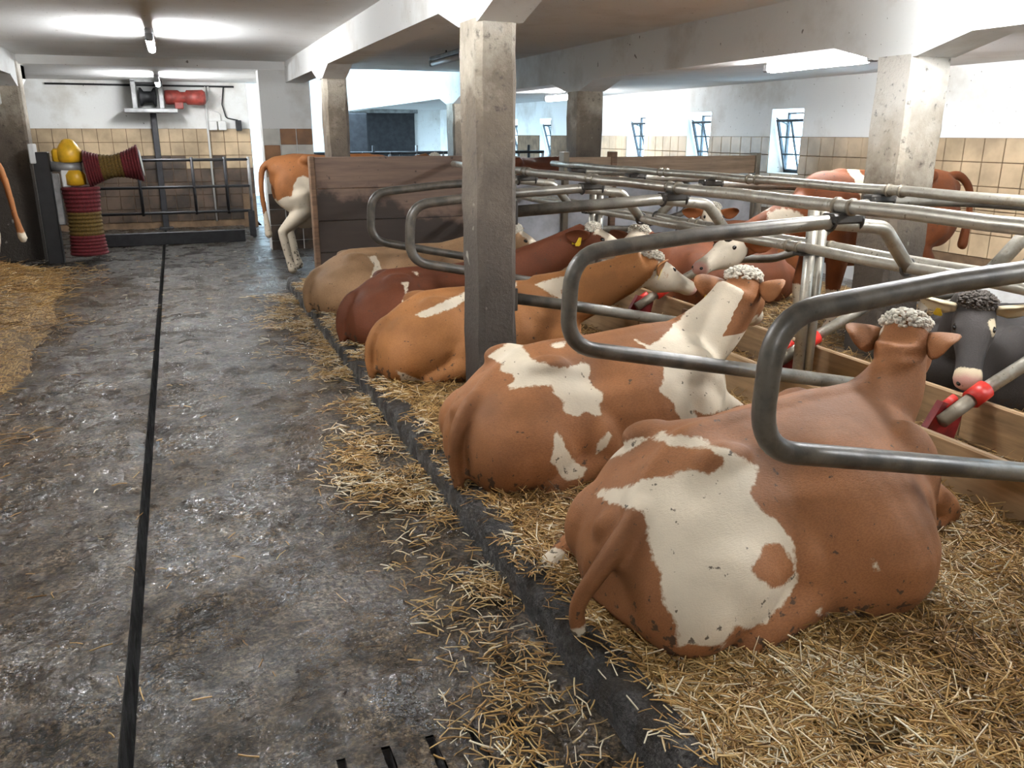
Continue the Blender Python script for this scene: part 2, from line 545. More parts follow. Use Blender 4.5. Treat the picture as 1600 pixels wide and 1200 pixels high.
# aisle floor: relief grid with the open scraper channel and the drain slots left out of it
GX0, GX1 = -.322, -.28
SLOTS = [(.36, .385), (.487, .512), (.61, .635), (.735, .76), (.235, .26)]
def build_floor():
    xs = list(np.arange(-2.3, -1.5, .03))+list(np.arange(-1.5, 1.06, .0135)) + [GX0, GX1] + [q for s in SLOTS for q in s]
    xs = np.unique(np.round(xs, 4))
    keep = [xs[0]]
    fixed = set(np.round([GX0, GX1] + [q for s in SLOTS for q in s], 4))
    for x in xs[1:]:
        if x - keep[-1] < .005 and x not in fixed: continue
        if x - keep[-1] < .005 and keep[-1] not in fixed: keep[-1] = x; continue
        keep.append(x)
    xs = np.array(keep)
    ys = np.concatenate([np.arange(-4.2, 1.2, .13), np.arange(1.2, 4.2, .0135), np.arange(4.2, 6.2, .025), np.arange(6.2, 9, .05), np.arange(9, 16.8, .12)])
    ys = np.sort(np.append(ys, [1.93, 1.6]))
    X, Y = np.meshgrid(xs, ys)
    z = .020*fbm(X*1.3, Y*1.1, 3) + .016*fbm(X*7, Y*7, 4) + .012*fbm(X*20, Y*20, 2) + .007*np.abs(fbm(X*38, Y*38, 2))*2*np.clip(1.2+2.5*fbm(X*1.7+7, Y*1.7, 3), .2, 1.6)
    # trodden ridges and flat slurry puddles
    clump = np.clip(fbm(X*2.1+40, Y*1.6+9, 4)-.08, 0, 1)
    z += clump*.14*(.5+fbm(X*16, Y*16, 3))
    for (px, py, rx, ry) in ((.20, 2.55, .36, .28), (-.85, 3.3, .35, .25), (.35, 7.2, .3, .9), (.45, 5.4, .3, .6)):
        w = np.exp(-(((X-px)/rx)**2+((Y-py)/ry)**2)**2)
        z = z*(1-w) - .004*w
    for (px, py, rx, ry) in ((.05, 2.15, .30, .06), (-.05, 2.95, .16, .07), (-.75, 4.35, .35, .06), (.55, 2.2, .35, .05)):
        w = np.exp(-(((X-px)/rx)**2+((Y-py-.15*(X-px))/ry)**2))
        z += w*.03*(.6+1.6*fbm(X*18, Y*18, 3))
    edge = np.minimum(np.abs(X-GX0), np.abs(X-GX1))
    z *= np.clip(edge/.06, .15, 1)
    ny, nx = X.shape
    V = np.stack([X.ravel(), Y.ravel(), z.ravel()], 1)
    F = []
    for j in range(ny-1):
        ym = (ys[j]+ys[j+1])/2
        for i in range(nx-1):
            xm = (xs[i]+xs[i+1])/2
            if GX0 < xm < GX1: continue
            if ym < 1.93 and any(a < xm < b for a, b in SLOTS): continue
            a = j*nx+i
            F.append((a, a+1, a+nx+1, a+nx))
    mb = MB(); mb.V = V.tolist(); mb.F = F
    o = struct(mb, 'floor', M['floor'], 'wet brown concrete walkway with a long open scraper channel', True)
    # channel and slot walls
    w = MB()
    for a, b, y0, y1 in [(GX0, GX1, -4.2, 16.7)] + [(s[0], s[1], -4.2, 1.93) for s in SLOTS]:
        w.add([(a, y0, -.3), (a, y1, -.3), (a, y1, 0), (a, y0, 0)], [(0, 1, 2, 3)])
        w.add([(b, y0, -.3), (b, y1, -.3), (b, y1, 0), (b, y0, 0)], [(3, 2, 1, 0)])
        w.add([(a, y1, -.3), (b, y1, -.3), (b, y1, 0), (a, y1, 0)], [(0, 1, 2, 3)])
    w.build('channel_wall', M['kerb'], o)
    p = MB(); p.box(-2.4, 1.1, -4.2, 16.7, -.42, -.3)
    p.build('slurry_pit', M['pit'], o)
build_floor()

def build_kerb():
    ys = np.arange(-3, 9.45, .03)
    prof = [(1.0, -.3), (1.0, .0), (1.004, .05), (1.006, .09), (1.012, .120), (1.035, .132), (1.075, .134), (1.12, .128), (1.145, .11), (1.15, -.02)]
    V = []; F = []
    n = len(prof)
    for y in ys:
        for k, (x, z) in enumerate(prof):
            dx = .035*float(fbm(np.array(y*3.+k*.15), np.array(k*.4+3.), 3))+.02*float(fbm(np.array(y*13.), np.array(k*.9+3.), 2)); dz = .05*float(fbm(np.array(y*4.), np.array(k*.5+8.), 4))
            V.append((x+dx, y, z+(dz if z > .05 else 0)))
    for j in range(len(ys)-1):
        for k in range(n-1):
            a = j*n+k
            F.append((a, a+n, a+n+1, a+1))
    mb = MB(); mb.V = V; mb.F = F
    struct(mb, 'kerb', M['kerb'], 'worn dark concrete kerb along the lying stalls', True)
build_kerb()

def bed_z(x, y):
    x = np.asarray(x, float); y = np.asarray(y, float)
    z = BED + .05*fbm(x*2.2+5, y*2.2+11, 3) + .02*fbm(x*9, y*9, 3)
    # a trampled hollow in the near corner
    z -= .08*np.exp(-(((x-1.56)/.12)**2+((y-1.37)/.085)**2)**2)
    return z
def build_bed():
    xs = np.concatenate([np.arange(1.12, 3.2, .03), np.arange(3.2, 6.5, .06)])
    ys = np.concatenate([np.arange(-3, 1, .1), np.arange(1, 4.2, .03), np.arange(4.2, 9.5, .06)])
    X, Y = np.meshgrid(xs, ys)
    Z = bed_z(X, Y)
    ny, nx = X.shape
    mb = MB(); mb.V = np.stack([X.ravel(), Y.ravel(), Z.ravel()], 1).tolist()
    mb.F = [(j*nx+i, j*nx+i+1, (j+1)*nx+i+1, (j+1)*nx+i) for j in range(ny-1) for i in range(nx-1)]
    struct(mb, 'floor_bedding', M['straw_base'], 'bedded lying floor of the stalls', True)
build_bed()
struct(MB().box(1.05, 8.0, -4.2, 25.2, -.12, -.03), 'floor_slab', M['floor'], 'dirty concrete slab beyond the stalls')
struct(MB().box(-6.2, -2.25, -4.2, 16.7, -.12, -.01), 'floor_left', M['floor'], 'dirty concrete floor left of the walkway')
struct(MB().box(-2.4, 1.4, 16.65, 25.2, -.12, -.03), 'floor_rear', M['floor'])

CEIL = 2.62
BEAM = 2.345
# ceilings
struct(MB().box(-6.2, 4.6, -4.2, 12.95, CEIL, CEIL+.2), 'ceiling', M['paint_ceiling'], 'grey-white limewashed ceiling')
struct(MB().box(-6.2, 1.75, 12.95, 16.8, 2.51, CEIL+.2), 'ceiling_rear', M['paint_ceiling'])
struct(MB().box(1.75, 4.6, 12.95, 14.0, CEIL, 3.5), 'ceiling_middle', M['paint_ceiling'])
struct(MB().box(4.6, 8.0, -4.2, 25.2, 2.30, CEIL+.2), 'ceiling_right', M['paint_ceiling'])

# beams with haunches over the columns (profile in the YZ plane, extruded along X)
def beam(name, x0, x1, cols, y0, y1, zb, zt, hz, hl, cw, label):
    poly = [(y0, zt), (y0, zb)]
    for c in cols:
        poly += [(c-cw-hl, zb), (c-cw, zb-hz), (c+cw, zb-hz), (c+cw+hl, zb)]
    poly += [(y1, zb), (y1, zt)]
    mb = MB()
    # split into quads columns to stay planar and convex
    n = len(poly)
    bottom = poly[1:-1]
    for (ya, za), (yb, zb_) in zip(bottom[:-1], bottom[1:]):
        mb.add([(x0, ya, za), (x1, ya, za), (x1, yb, zb_), (x0, yb, zb_), (x0, ya, zt), (x1, ya, zt), (x1, yb, zt), (x0, yb, zt)],
               [(0, 1, 2, 3), (0, 3, 7, 4), (1, 5, 6, 2), (4, 7, 6, 5)])
    mb.add([(x0, y0, zb), (x1, y0, zb), (x1, y0, zt), (x0, y0, zt)], [(0, 1, 2, 3)])
    mb.add([(x0, y1, zb), (x1, y1, zb), (x1, y1, zt), (x0, y1, zt)], [(3, 2, 1, 0)])
    return struct(mb, name, M['paint'], label)
LC = [-.45, 4.715, 9.90]
beam('beam', 1.58, 1.84, LC, -4.2, 13.0, BEAM, CEIL+.05, .12, .40, .165, 'white concrete beam along the walkway over the stall columns')
RC = [-.5, 4.57, 9.55, 14.5]
beam('beam', 4.5, 4.84, RC, -4.2, 25.2, 2.235, CEIL+.05, .11, .40, .18, 'white concrete beam over the far stalls')
beam('beam', -2.15, -1.78, [2.0, 7.5, 12.95], -4.2, 13.0, BEAM, CEIL+.05, .12, .40, .2, 'white beam left of the walkway')

def column(x0, x1, y0, y1, z0, z1, label, c=.03, mat='column'):
    mb = MB()
    nz = 14
    poly = [(x0+c, y0), (x1-c, y0), (x1, y0+c), (x1, y1-c), (x1-c, y1), (x0+c, y1), (x0, y1-c), (x0, y0+c)]
    rs = random.Random(int(x0*100+y0*7))
    V = []; F = []
    for k in range(nz+1):
        z = z0+(z1-z0)*k/nz
        for p in poly:
            j = .006
            V.append((p[0]+rs.uniform(-j, j), p[1]+rs.uniform(-j, j), z))
    for k in range(nz):
        for i in range(8):
            F.append((k*8+i, k*8+(i+1) % 8, (k+1)*8+(i+1) % 8, (k+1)*8+i))
    mb.add(V, F)
    return struct(mb, 'column', M[mat], label)
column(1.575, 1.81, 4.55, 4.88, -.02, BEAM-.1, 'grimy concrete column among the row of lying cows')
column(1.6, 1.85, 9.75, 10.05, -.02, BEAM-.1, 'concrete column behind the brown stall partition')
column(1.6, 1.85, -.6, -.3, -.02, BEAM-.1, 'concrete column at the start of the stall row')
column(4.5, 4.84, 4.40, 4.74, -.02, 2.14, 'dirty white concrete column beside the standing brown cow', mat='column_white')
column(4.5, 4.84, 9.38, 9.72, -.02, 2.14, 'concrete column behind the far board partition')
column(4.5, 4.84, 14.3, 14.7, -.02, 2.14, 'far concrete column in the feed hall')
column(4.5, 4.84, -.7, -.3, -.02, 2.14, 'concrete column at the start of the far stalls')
struct(MB().bbox(-2.75, -1.76, 12.8, 13.15, -.02, 2.56, .03), 'column_left', M['column'], 'broad grimy pillar left of the rotating brush')
struct(MB().bbox(-2.15, -1.8, 7.3, 7.65, -.02, 2.24, .03), 'column_left', M['column'], 'concrete pillar in the left stall row')

# pillar between walkway and feed hall
pl = struct(MB().box(1.21, 1.92, 13.0, 13.3, -.05, CEIL), 'pillar', M['paint'], 'white pillar with patched tiles behind the standing cow')
pt = MB().bbox(-.111, .111, -.008, .008, -.111, .111, .004)
pme = {}
for k, mt in (('tile', M['tile']), ('w', M['tile_white']), ('b', M['tile_brown']), ('d', M['tile_dirty'])):
    pme[k] = mesh_from('tile', pt.V, pt.F, mt)
TMAP = ['wbbw', 'bwwt', 'tdwt', 'wwdd', 'dddd', 'dddd', 'dddd', 'dddd']
for r, row in enumerate(TMAP):
    for c_ in range(3):
        k = row[c_]; k = 'tile' if k == 't' else k
        o = link(bpy.data.objects.new('tile', pme[k]), pl)
        o.location = (1.21+.118+.236*c_, 12.993, 1.60-.23*r)

# rear wall of the walkway with its tiled dado
RW = 16.5
wr = struct(MB().box(-6.2, 1.32, RW, RW+.25, -.05, 2.75), 'wall_back', M['paint'], 'white rear wall with beige tiled lower half')
struct(MB().box(-6.2, 1.32, RW-.004, RW, -.05, 1.725), 'wall_back_grout', M['grout']).parent = wr
mt_ = mesh_from('tile', pt.V, pt.F, M['tile'])
md_ = mesh_from('tile', pt.V, pt.F, M['tile_dirty'])
for r in range(7):
    for c_ in range(16):
        if r > 4 and c_ < 1: continue
        d = (r == 2 and rng.random() < .5) or r >= 3
        o = link(bpy.data.objects.new('tile', md_ if d else mt_), wr)
        o.location = (1.20-.23*c_, RW-.01, 1.61-.23*r)

struct(MB().box(1.5, 1.62, 13.25, 16.9, -.05, 2.75), 'wall_side', M['paint'], 'white side wall leaving a narrow bright slit')
# right wall with deep window openings
WX = 7.4
WZ0, WZ1 = 1.14, 1.95
WIN = [(.1, .70), (2.0, 2.6), (3.9, 4.5), (7.10, 7.72), (8.89, 9.51), (10.9, 11.52), (12.8, 13.42), (14.74, 15.36), (16.7, 17.3), (18.6, 19.2)]
mb = MB()
mb.box(WX, WX+.4, -4.2, 25.2, -.05, WZ0); mb.box(WX, WX+.4, -4.2, 25.2, WZ1, 2.6)
prev = -4.2
for a, b_ in WIN + [(25.2, 25.2)]:
    mb.box(WX, WX+.4, prev, a, WZ0, WZ1); prev = b_
wrt = struct(mb, 'wall_right', M['paint'], 'white wall with a row of tilted steel windows and tiles below')
# grout strip and tiles set on it
TZ = 1.605
g = MB()
prev = 3.0
for a, b_ in [w for w in WIN if w[0] > 3] + [(21.5, 21.5)]:
    g.box(WX-.004, WX, prev, a, WZ0, TZ); prev = b_
g.box(WX-.004, WX, 3.0, 21.5, .3, WZ0)
go = g.build('grout', M['grout'], wrt)
tm = MB().bbox(-.008, .008, -.111, .111, -.111, .111, .004)
tme = mesh_from('tile', tm.V, tm.F, M['tile'])
ntile = 0
for r in range(5):
    for c_ in range(44):
        y = 4.6+.115+.23*c_; z = TZ-.115-.23*r
        lo, hi = y-.115, y+.115
        cut = any(lo < b_-.02 and hi > a+.02 and z+.115 > WZ0+.02 for a, b_ in WIN)
        if cut:
            # cut tile beside an opening
            for a, b_ in WIN:
                if z+.115 > WZ0+.02:
                    for s0, s1 in ((lo, min(hi, a)), (max(lo, b_), hi)):
                        if s1-s0 > .04 and not any(s0 < bb-.02 and s1 > aa+.02 for aa, bb in WIN) and s1-s0 < .22 and s0 >= lo-1e-6 and s1 <= hi+1e-6:
                            o = link(bpy.data.objects.new('tile', tme), wrt)
                            o.location = (WX-.01, (s0+s1)/2, z); o.scale = (1, (s1-s0)/.23, 1); ntile += 1
            continue
        if r > 3 and y > 9: continue
        o = link(bpy.data.objects.new('tile', tme), wrt); o.location = (WX-.01, y, z); ntile += 1

for i, (a, b_) in enumerate(WIN):
    w = MB(); c = (a+b_)/2
    root = empty('window_%d' % (i+1), (WX+.26, c, WZ0)); root['kind'] = 'structure'
    root['label'] = 'steel hopper window tilted inwards in the white wall'; root['group'] = 'hopper windows of the right wall'
    h = WZ1-WZ0-.04; hw = (b_-a)/2-.015
    # outer fixed frame
    f = MB()
    for s in (-1, 1): f.box(.0, .03, s*hw-.012, s*hw+.012, 0, h)
    f.box(0, .03, -hw, hw, 0, .02); f.box(0, .03, -hw, hw, h-.02, h)
    f.build('outer_frame', M['frame'], root)
    sash = empty('sash'); sash.parent = root; sash.location = (0, 0, .02); sash.rotation_euler = (0, math.radians(-16), 0)
    s_ = MB(); sh = h-.08
    for s in (-1, 1): s_.box(-.02, .01, s*(hw-.03)-.016, s*(hw-.03)+.016, 0, sh)
    s_.box(-.02, .01, -hw+.03, hw-.03, 0, .03); s_.box(-.02, .01, -hw+.03, hw-.03, sh-.03, sh)
    s_.box(-.015, .005, -.01, .01, 0, sh)
    for q in (1, 2): s_.box(-.015, .005, -hw+.03, hw-.03, sh*q/3-.009, sh*q/3+.009)
    s_.build('sash_frame', M['frame'], sash)
    if a > 3:
        for q in range(3):
            for e in (-1, 1):
                p = MB().box(-.006, -.003, -.5*(hw-.05), .5*(hw-.05), -sh/6+.01, sh/6-.01)
                po = p.build('pane', M['glass'], sash); po.location = (0, e*.5*(hw-.03), sh*(q+.5)/3)
    for s in (-1, 1):
        MB().tube([(.0, s*(hw-.005), .62), (-.12, s*(hw-.005), .66), (-.21, s*(hw-.02), .70)], .008, 6).build('stay_arm', M['frame'], root)
    if 3 < a < 14: portal((WX+.42, c, (WZ0+WZ1)/2), (0, math.radians(90), 0), WZ1-WZ0, b_-a)

# far hall, lit from its open roof
struct(MB().box(1.2, 8.0, 24.8, 25.2, -.05, 6), 'wall_far', M['paint'], 'white far wall of the open feed hall')
struct(MB().box(-2.4, 1.32, 24.8, 25.2, -.05, 6), 'wall_far', M['paint'])
struct(MB().box(4.5, 4.84, 14.0, 25.2, CEIL+.05, 3.4), 'wall_upper', M['paint'])
struct(MB().box(1.3, 4.6, 14.0, 17.2, 3.4, 3.5), 'hall_light_baffle', M['paint'])  # roof pieces out of view, added to cut the daylight in the hall
struct(MB().box(1.3, 4.6, 20.2, 25.2, 3.4, 3.5), 'hall_light_baffle', M['paint'])
portal((3.0, 18.7, 3.45), (0, 0, 0), 3.0, 3.0)
# end wall behind the camera and the left outer wall
fw = MB()
fw.box(-6.2, 8.0, -4.4, -4.15, -.05, CEIL)
struct(fw, 'wall_front', M['paint'], 'white end wall of the barn')
struct(MB().box(-6.4, -6.1, -4.2, 16.8, -.05, CEIL), 'wall_left', M['paint'], 'white outer wall left of the walkway')

# ------------------------------------------------------------------ lamps
def lamp(loc, label, lit=True, rod=0., length=1.25, rz=0.):
    root = empty('fluorescent_lamp', loc, rz)
    tag(root, label, 'lamp', 'fluorescent lamps of the barn')
    h = MB().bbox(-.036, .036, -length/2, length/2, .035, .085, .012)
    h.build('housing', M['steel'], root)
    MB().tube([(0, -length/2+.03, 0), (0, -length/2+.05, 0), (0, length/2-.05, 0), (0, length/2-.03, 0)], [.02, .036, .036, .02], 8).build('tube', M['lamp'] if lit else M['lamp_off'], root, True)
    for s in (-1, 1):
        MB().bbox(-.036, .036, s*length/2-.035, s*length/2+.035, -.03, .045, .012).build('end_cap', M['steel'], root)
    if rod > .02:
        MB().tube([(0, 0, .085), (0, 0, .085+rod)], .01, 6).build('rod', M['iron'], root)
    return root
lamp((-.11, 9.4, 2.48), 'lit fluorescent lamp hung on a rod just before the lowered rear ceiling', True, CEIL-2.48-.085)
lamp((-.14, 14.6, 2.39), 'lit fluorescent lamp over the rear end of the walkway by the tiled wall', True, .03)
lamp((-.11, 4.2, 2.48), 'lit fluorescent lamp over the near walkway beside the stalls', True, CEIL-2.48-.085)
lamp((-.11, -1.0, 2.48), 'lit fluorescent lamp over the walkway by the barn door', True, CEIL-2.48-.085)
lamp((5.03, 5.95, 2.20), 'long lit fluorescent lamp beside the dirty white column', True, .015)
lamp((5.9, 12.9, 2.19), 'lit fluorescent lamp before the far window wall', True, .025)
lamp((5.03, .8, 2.20), 'lit fluorescent lamp over the near end of the far stalls', True, .015)
lamp((3.95, 3.2, 2.50), 'lit fluorescent lamp under the ceiling between the two near beams', True, .03)
lamp((3.2, 10.4, 2.50), 'unlit fluorescent lamp under the dark ceiling behind the near column', False, .03)

# ------------------------------------------------------------------ stall tubes
def mat_divider():
    m = mat_galv('divider_tube', .5)
    nt = m.node_tree; b = nt.nodes['Principled BSDF']
    x = sep(nt, coords(nt))[0]
    n_ = math_(nt, 'MULTIPLY', math_(nt, 'SUBTRACT', noise(nt, coords(nt), 4, 5, .6), .5), .8)
    f = maprange(nt, math_(nt, 'ADD', x, n_), -1.15, -.45, .92, .10)   # slurry splashed on the end towards the walkway
    old = b.inputs['Base Color'].links[0].from_socket
    L(nt, mixc(nt, f, old, ramp(nt, noise(nt, coords(nt), 11, 5, .6), [(.4, (.022, .018, .014)), (.6, (.075, .062, .046))])), b.inputs['Base Color'])
    om = b.inputs['Metallic'].links[0].from_socket
    L(nt, math_(nt, 'MULTIPLY', om, math_(nt, 'SUBTRACT', 1.0, f)), b.inputs['Metallic'])
    return m
M['divider'] = mat_divider()
RX = 3.45   # head rail line; divider local x = world x - RX
def divider(name, y, label, mirror=False, group=None, dz=0., foot=False, short=False):
    root = empty(name, (RX if not mirror else 3.58, y, BED))
    tag(root, label, 'stall divider', group)
    if mirror: root.rotation_euler = (0, 0, math.pi)
    z0 = -BED
    fx = -.005 if mirror else -.055      # where the front end meets its lower rail
    A = [(fx, 1.0), (-.24, 1.205), (-.6, 1.245), (-1.30, 1.215), (-1.93, 1.16), (-1.95, .76), (-1.2, .60), (-.22, .39)]
    rads = [0, .10, .4, .5, .17, .17, .5, 0]
    if foot:
        A[-2:] = [(-1.2, .60), (-.62, .62), (-.10, .40)]
        rads = [0, .10, .4, .5, .17, .17, .5, .2, 0]
    if short:     # fixed to the concrete column instead of closing in a loop
        for B, rb in (([(fx, 1.0), (-.24, 1.205), (-.6, 1.245), (-1.62, 1.20)], [0, .1, .4, 0]), ([(-1.62, .68), (-1.2, .60), (-.22, .39)], [0, .5, 0])):
            MB().tube(fillet([(x, 0, z+z0) for x, z in B], rb, 8), .035, 14).build('arm_tube', M['divider'], root, True)
        for zz in (1.20, .68):
            MB().bbox(-1.64, -1.60, -.07, .07, zz+z0-.07, zz+z0+.07, .004).build('wall_plate', M['clamp'], root)
    else:
        MB().tube(fillet([(x, 0, z+z0+dz) for x, z in A], rads, 8), .035, 14).build('loop_tube', M['divider'], root, True)
    # clamp under the head rail
    c = MB().bbox(-.60, -.40, -.045, .045, 1.235+z0+dz, 1.285+z0+dz, .01)
    c.build('clamp_plate', M['clamp'], root)
    for cx in (-.58, -.42):
        pts = [(cx, .043*math.cos(t), 1.247+z0+dz+.043*math.sin(t)) for t in np.linspace(-math.pi*1.15, .15*math.pi, 12)]
        MB().tube(pts, .008, 6).build('u_bolt', M['clamp'], root, True)
    pts = [(fx+.043*math.cos(t), .0, 1.0+z0+dz+.043*math.sin(t)) for t in np.linspace(0, 2*math.pi, 14)]
    MB().tube(pts, .008, 6).build('ring_bolt', M['clamp'], root, True)
    if foot:
        e = np.array([-.10, 0, .40+z0]); d = np.array([.42, 0, -.22]); d /= np.linalg.norm(d)
        s = e-d*.02
        MB().tube([s, s+d*.10], .05, 14).build('red_collar', M['red'], root, True)
        MB().tube([s+d*.10, s+d*.30], .036, 12).build('foot_tube', M['galv_dirty'], root, True)
        p = [(-.03, .30+z0), (.12, .36+z0), (.26, .14+z0), (.23, .0), (.02, .0)]
        MB().prism(p, 'y', -.07, -.03).build('foot_plate', M['dark_red'], root)
        MB().bbox(.0, .26, -.10, .07, .0, .05, .015).build('foot_base', M['dark_red'], root)
        MB().tube([s+d*.16+np.array([0, -.05, .03]), s+d*.24+np.array([0, -.05, .03])], .022, 10).build('red_clip', M['red'], root, True)
    return root
DIVY = [1.86, 3.19, 4.71, 5.88, 7.20, 8.6]
DL = ['bent tube divider across the shoulder of the big cow with the white flank',
      'bent tube divider in front of the orange-brown cow with the white saddle',
      'tube divider bolted to the grimy column, in front of the light orange cow',
      'bent tube divider just past the grimy column, before the dark red cow',
      'bent tube divider before the pale tan cow by the brown partition',
      'bent tube divider next to the brown partition']
for y, lb in zip(DIVY[:5], DL): divider('stall_divider', y, lb, False, 'dividers of the near stall row', short=(y == 4.71))
for y, lb in zip([2.88, 4.12, 5.95, 7.2, 8.5],
                 ['far-row tube divider with a red foot beside the dark grey cow', 'far-row tube divider with a red foot behind the cow with the white saddle',
                  'far-row tube divider left of the white-faced cow', 'far-row tube divider before the pale panel', 'last far-row tube divider by the board partition']):
    divider('stall_divider', y, lb, True, 'dividers of the far stall row', 0, True)

def rail(name, x, z, y0, y1, r, label, joints=()):
    root = empty(name, (x, y0, z)); tag(root, label, 'rail', 'long head rails of the stalls')
    n = 24
    MB().tube([(.004*math.sin(k*1.7), (y1-y0)*k/n, .004*math.cos(k*2.3)) for k in range(n+1)], r, 14).build('rail_tube', M['galv'], root, True)
    for jy in joints:
        for q in (-.05, .05):
            MB().tube([(0, jy-y0+q-.008, 0), (0, jy-y0+q+.008, 0)], r+.009, 14).build('band', M['galv_dirty'], root, True)
    return root
rail('head_rail', 2.95, 1.315, -.5, 9.4, .033, 'upper galvanised rail clamped on the near row of dividers', DIVY)
rail('head_rail', 3.395, 1.0, -.5, 9.2, .03, 'lower galvanised rail on posts at the near stalls', [2.2, 4.05, 6.8])
rail('head_rail', 3.585, 1.0, -.5, 9.152, .03, 'lower galvanised rail on posts at the far stalls', [2.8, 4.0, 5.4])
rail('head_rail', 4.08, 1.312, -.5, 9.16, .031, 'upper galvanised rail clamped on the far row of dividers', [2.8, 4.0, 5.4, 6.7])
for y, lb in ((1.25, 'pair of galvanised posts at the near end of the head rails'), (3.98, 'pair of galvanised posts behind the head of the cow with the white saddle'), (6.85, 'pair of galvanised posts among the far heads'), (8.98, 'pair of galvanised posts at the board partition')):
    r = empty('rail_post', (3.49, y, BED)); tag(r, lb, 'post', 'posts of the head rails')
    for dx in (-.035, .035):
        MB().tube([(dx, 0, -.12), (dx, 0, 1.13)], .034, 12).build('post_tube', M['galv'], r, True)
    MB().bbox(-.13, .13, -.04, .04, .858, .873, .004).build('bracket', M['clamp'], r)

# brisket boards
for x, w_, lb in ((3.10, .04, 'long wooden brisket board in front of the near cows'), (3.72, .04, 'long wooden brisket board in front of the far cows')):
    bd = empty('brisket_board', (x, 1.0, 0)); tag(bd, lb, 'board', 'brisket boards between the rows')
    ys = [1.0, 3.0, 5.3, 7.4, 9.4 if x < 3.4 else 9.155]
    for a, c in zip(ys[:-1], ys[1:]):
        o = MB().bbox(-w_/2, w_/2, a-1.0+.004, c-1.0-.004, .02, .34, .008).build('plank', M['wood_light'], bd)
    for q in (.6, 2.6, 4.6, 6.6, 7.9):
        MB().bbox(-w_/2-.03 if x > 3.4 else w_/2, -w_/2 if x > 3.4 else w_/2+.03, q-.04, q+.04, 0, .30, .004).build('stake', M['wood'], bd)

# partition at the end of the near row
pr = empty('stall_partition', (1.34, 9.5, 0)); tag(pr, 'tall brown plank partition at the end of the near stalls', 'partition')
for k, (a, c) in enumerate(((.02, .36), (.365, .71), (.715, 1.06), (1.065, 1.40))):
    MB().bbox(.06, 2.0, 0, .06, a, c, .006).build('plank', M['wood_part'], pr)
MB().bbox(0, .06, -.03, .09, -.02, 1.41, .01).build('end_post', M['wood'], pr)
MB().bbox(1.96, 2.06, -.05, .11, -.02, 1.45, .01).build('end_post', M['wood'], pr)
# far partition: pale panel with boards on top
M['board_tan'] = mat_wood('tan_board', (.34, .24, .16), (.20, .135, .085), (2, 30, 30), .3)
pf = empty('board_partition', (3.55, 9.15, 0)); tag(pf, 'far partition of pale panels topped by brown boards', 'partition')
for k in range(3):
    MB().bbox(.02+1.12*k, 1.12*(k+1), 0, .05, .02, 1.12, .006).build('panel', M['panel'], pf)
for a, c, z0, z1 in ((.72, 1.30, 1.13, 1.38), (1.34, 3.36, 1.16, 1.38)):
    MB().bbox(a, c, -.03, .02, z0, z1, .006).build('board', M['board_tan'], pf)
for q in (.0, .68, 1.31, 3.38):
    MB().bbox(q-.035, q+.035, -.06, .08, -.02, 1.44 if q < 3 else 1.41, .006).build('post', M['galv_dirty'] if q != 1.31 else M['wood'], pf)

# ------------------------------------------------------------------ things at the rear wall
gt = empty('tube_gate', (-1.42, 14.7, 0)); tag(gt, 'dark tubular steel gate across the rear end of the walkway', 'gate')
for z in (.42, .82, 1.24):
    MB().tube([(0, 0, z), (2.52, 0, z)], .022, 8).build('bar', M['iron'], gt, True)
for x in (0, .85, 1.65, 2.15, 2.52):
    MB().tube([(x, 0, .38), (x, 0, 1.28)], .024, 8).build('upright', M['steel'] if x == 2.52 else M['iron'], gt, True)
for x in (.02, 2.5):
    MB().bbox(x-.05, x+.05, -.05, .05, -.02, .42, .01).build('gate_foot', M['iron'], gt)
st = empty('manure_scraper', (-.3, 13.9, 0)); tag(st, 'low dark manure scraper lying across the rear walkway', 'scraper')
MB().bbox(-1.2, 1.2, -.03, .03, .01, .20, .01).build('blade', M['iron'], st)
MB().bbox(-1.2, 1.2, .25, .31, .06, .16, .01).build('crossbar', M['iron'], st)
for x in (-.9, 0, .9):
    MB().bbox(x-.04, x+.04, -.02, .3, .08, .13, .006).build('strut', M['iron'], st)
pp = empty('iron_post', (-.28, 16.3, 0)); tag(pp, 'dark upright iron post below the drive box on the tiled wall', 'post')
MB().bbox(-.05, .05, -.05, .05, -.02, 1.985, .01).build('shaft', M['iron'], pp)
MB().bbox(-.12, .12, -.09, .09, -.02, .04, .01).build('base_plate', M['iron'], pp)
db = empty('scraper_drive', (-.30, 16.2, 2.02)); tag(db, 'grey boxed scraper drive with red gearbox high on the rear wall', 'machine')
MB().bbox(-.28, -.20, -.25, .24, .02, .48, .01).build('side_plate', M['steel'], db)
MB().bbox(.14, .22, -.25, .24, .02, .48, .01).build('side_plate', M['steel'], db)
MB().bbox(-.28, .22, -.25, .24, .44, .50, .01).build('top_plate', M['steel'], db)
MB().bbox(-.42, .42, -.27, .24, -.04, .03, .01).build('shelf', M['steel'], db)
MB().lathe([(.02, -.14), (.15, -.13), (.15, -.10), (.09, -.06), (.09, .06), (.15, .10), (.15, .13), (.02, .14)], 18, Matrix.Translation((-.03, -.02, .22)) @ Matrix.Rotation(math.pi/2, 4, 'Y')).build('winch_drum', M['iron'], db, True)
MB().lathe([(.03, 0), (.11, .01), (.12, .05), (.12, .22), (.09, .26), (.09, .34), (.12, .36), (.13, .62), (.10, .66), (.05, .67)], 18, Matrix.Translation((.23, 0, .22)) @ Matrix.Rotation(math.pi/2, 4, 'Y')).build('gearbox', M['red_motor'], db, True)
MB().bbox(.38, .52, -.10, .10, .03, .14, .01).build('gearbox_foot', M['red_motor'], db)
sb = empty('switch_box', (.61, RW-.06, 1.70)); tag(sb, 'small grey double switch box with conduit on the rear wall', 'switch box')
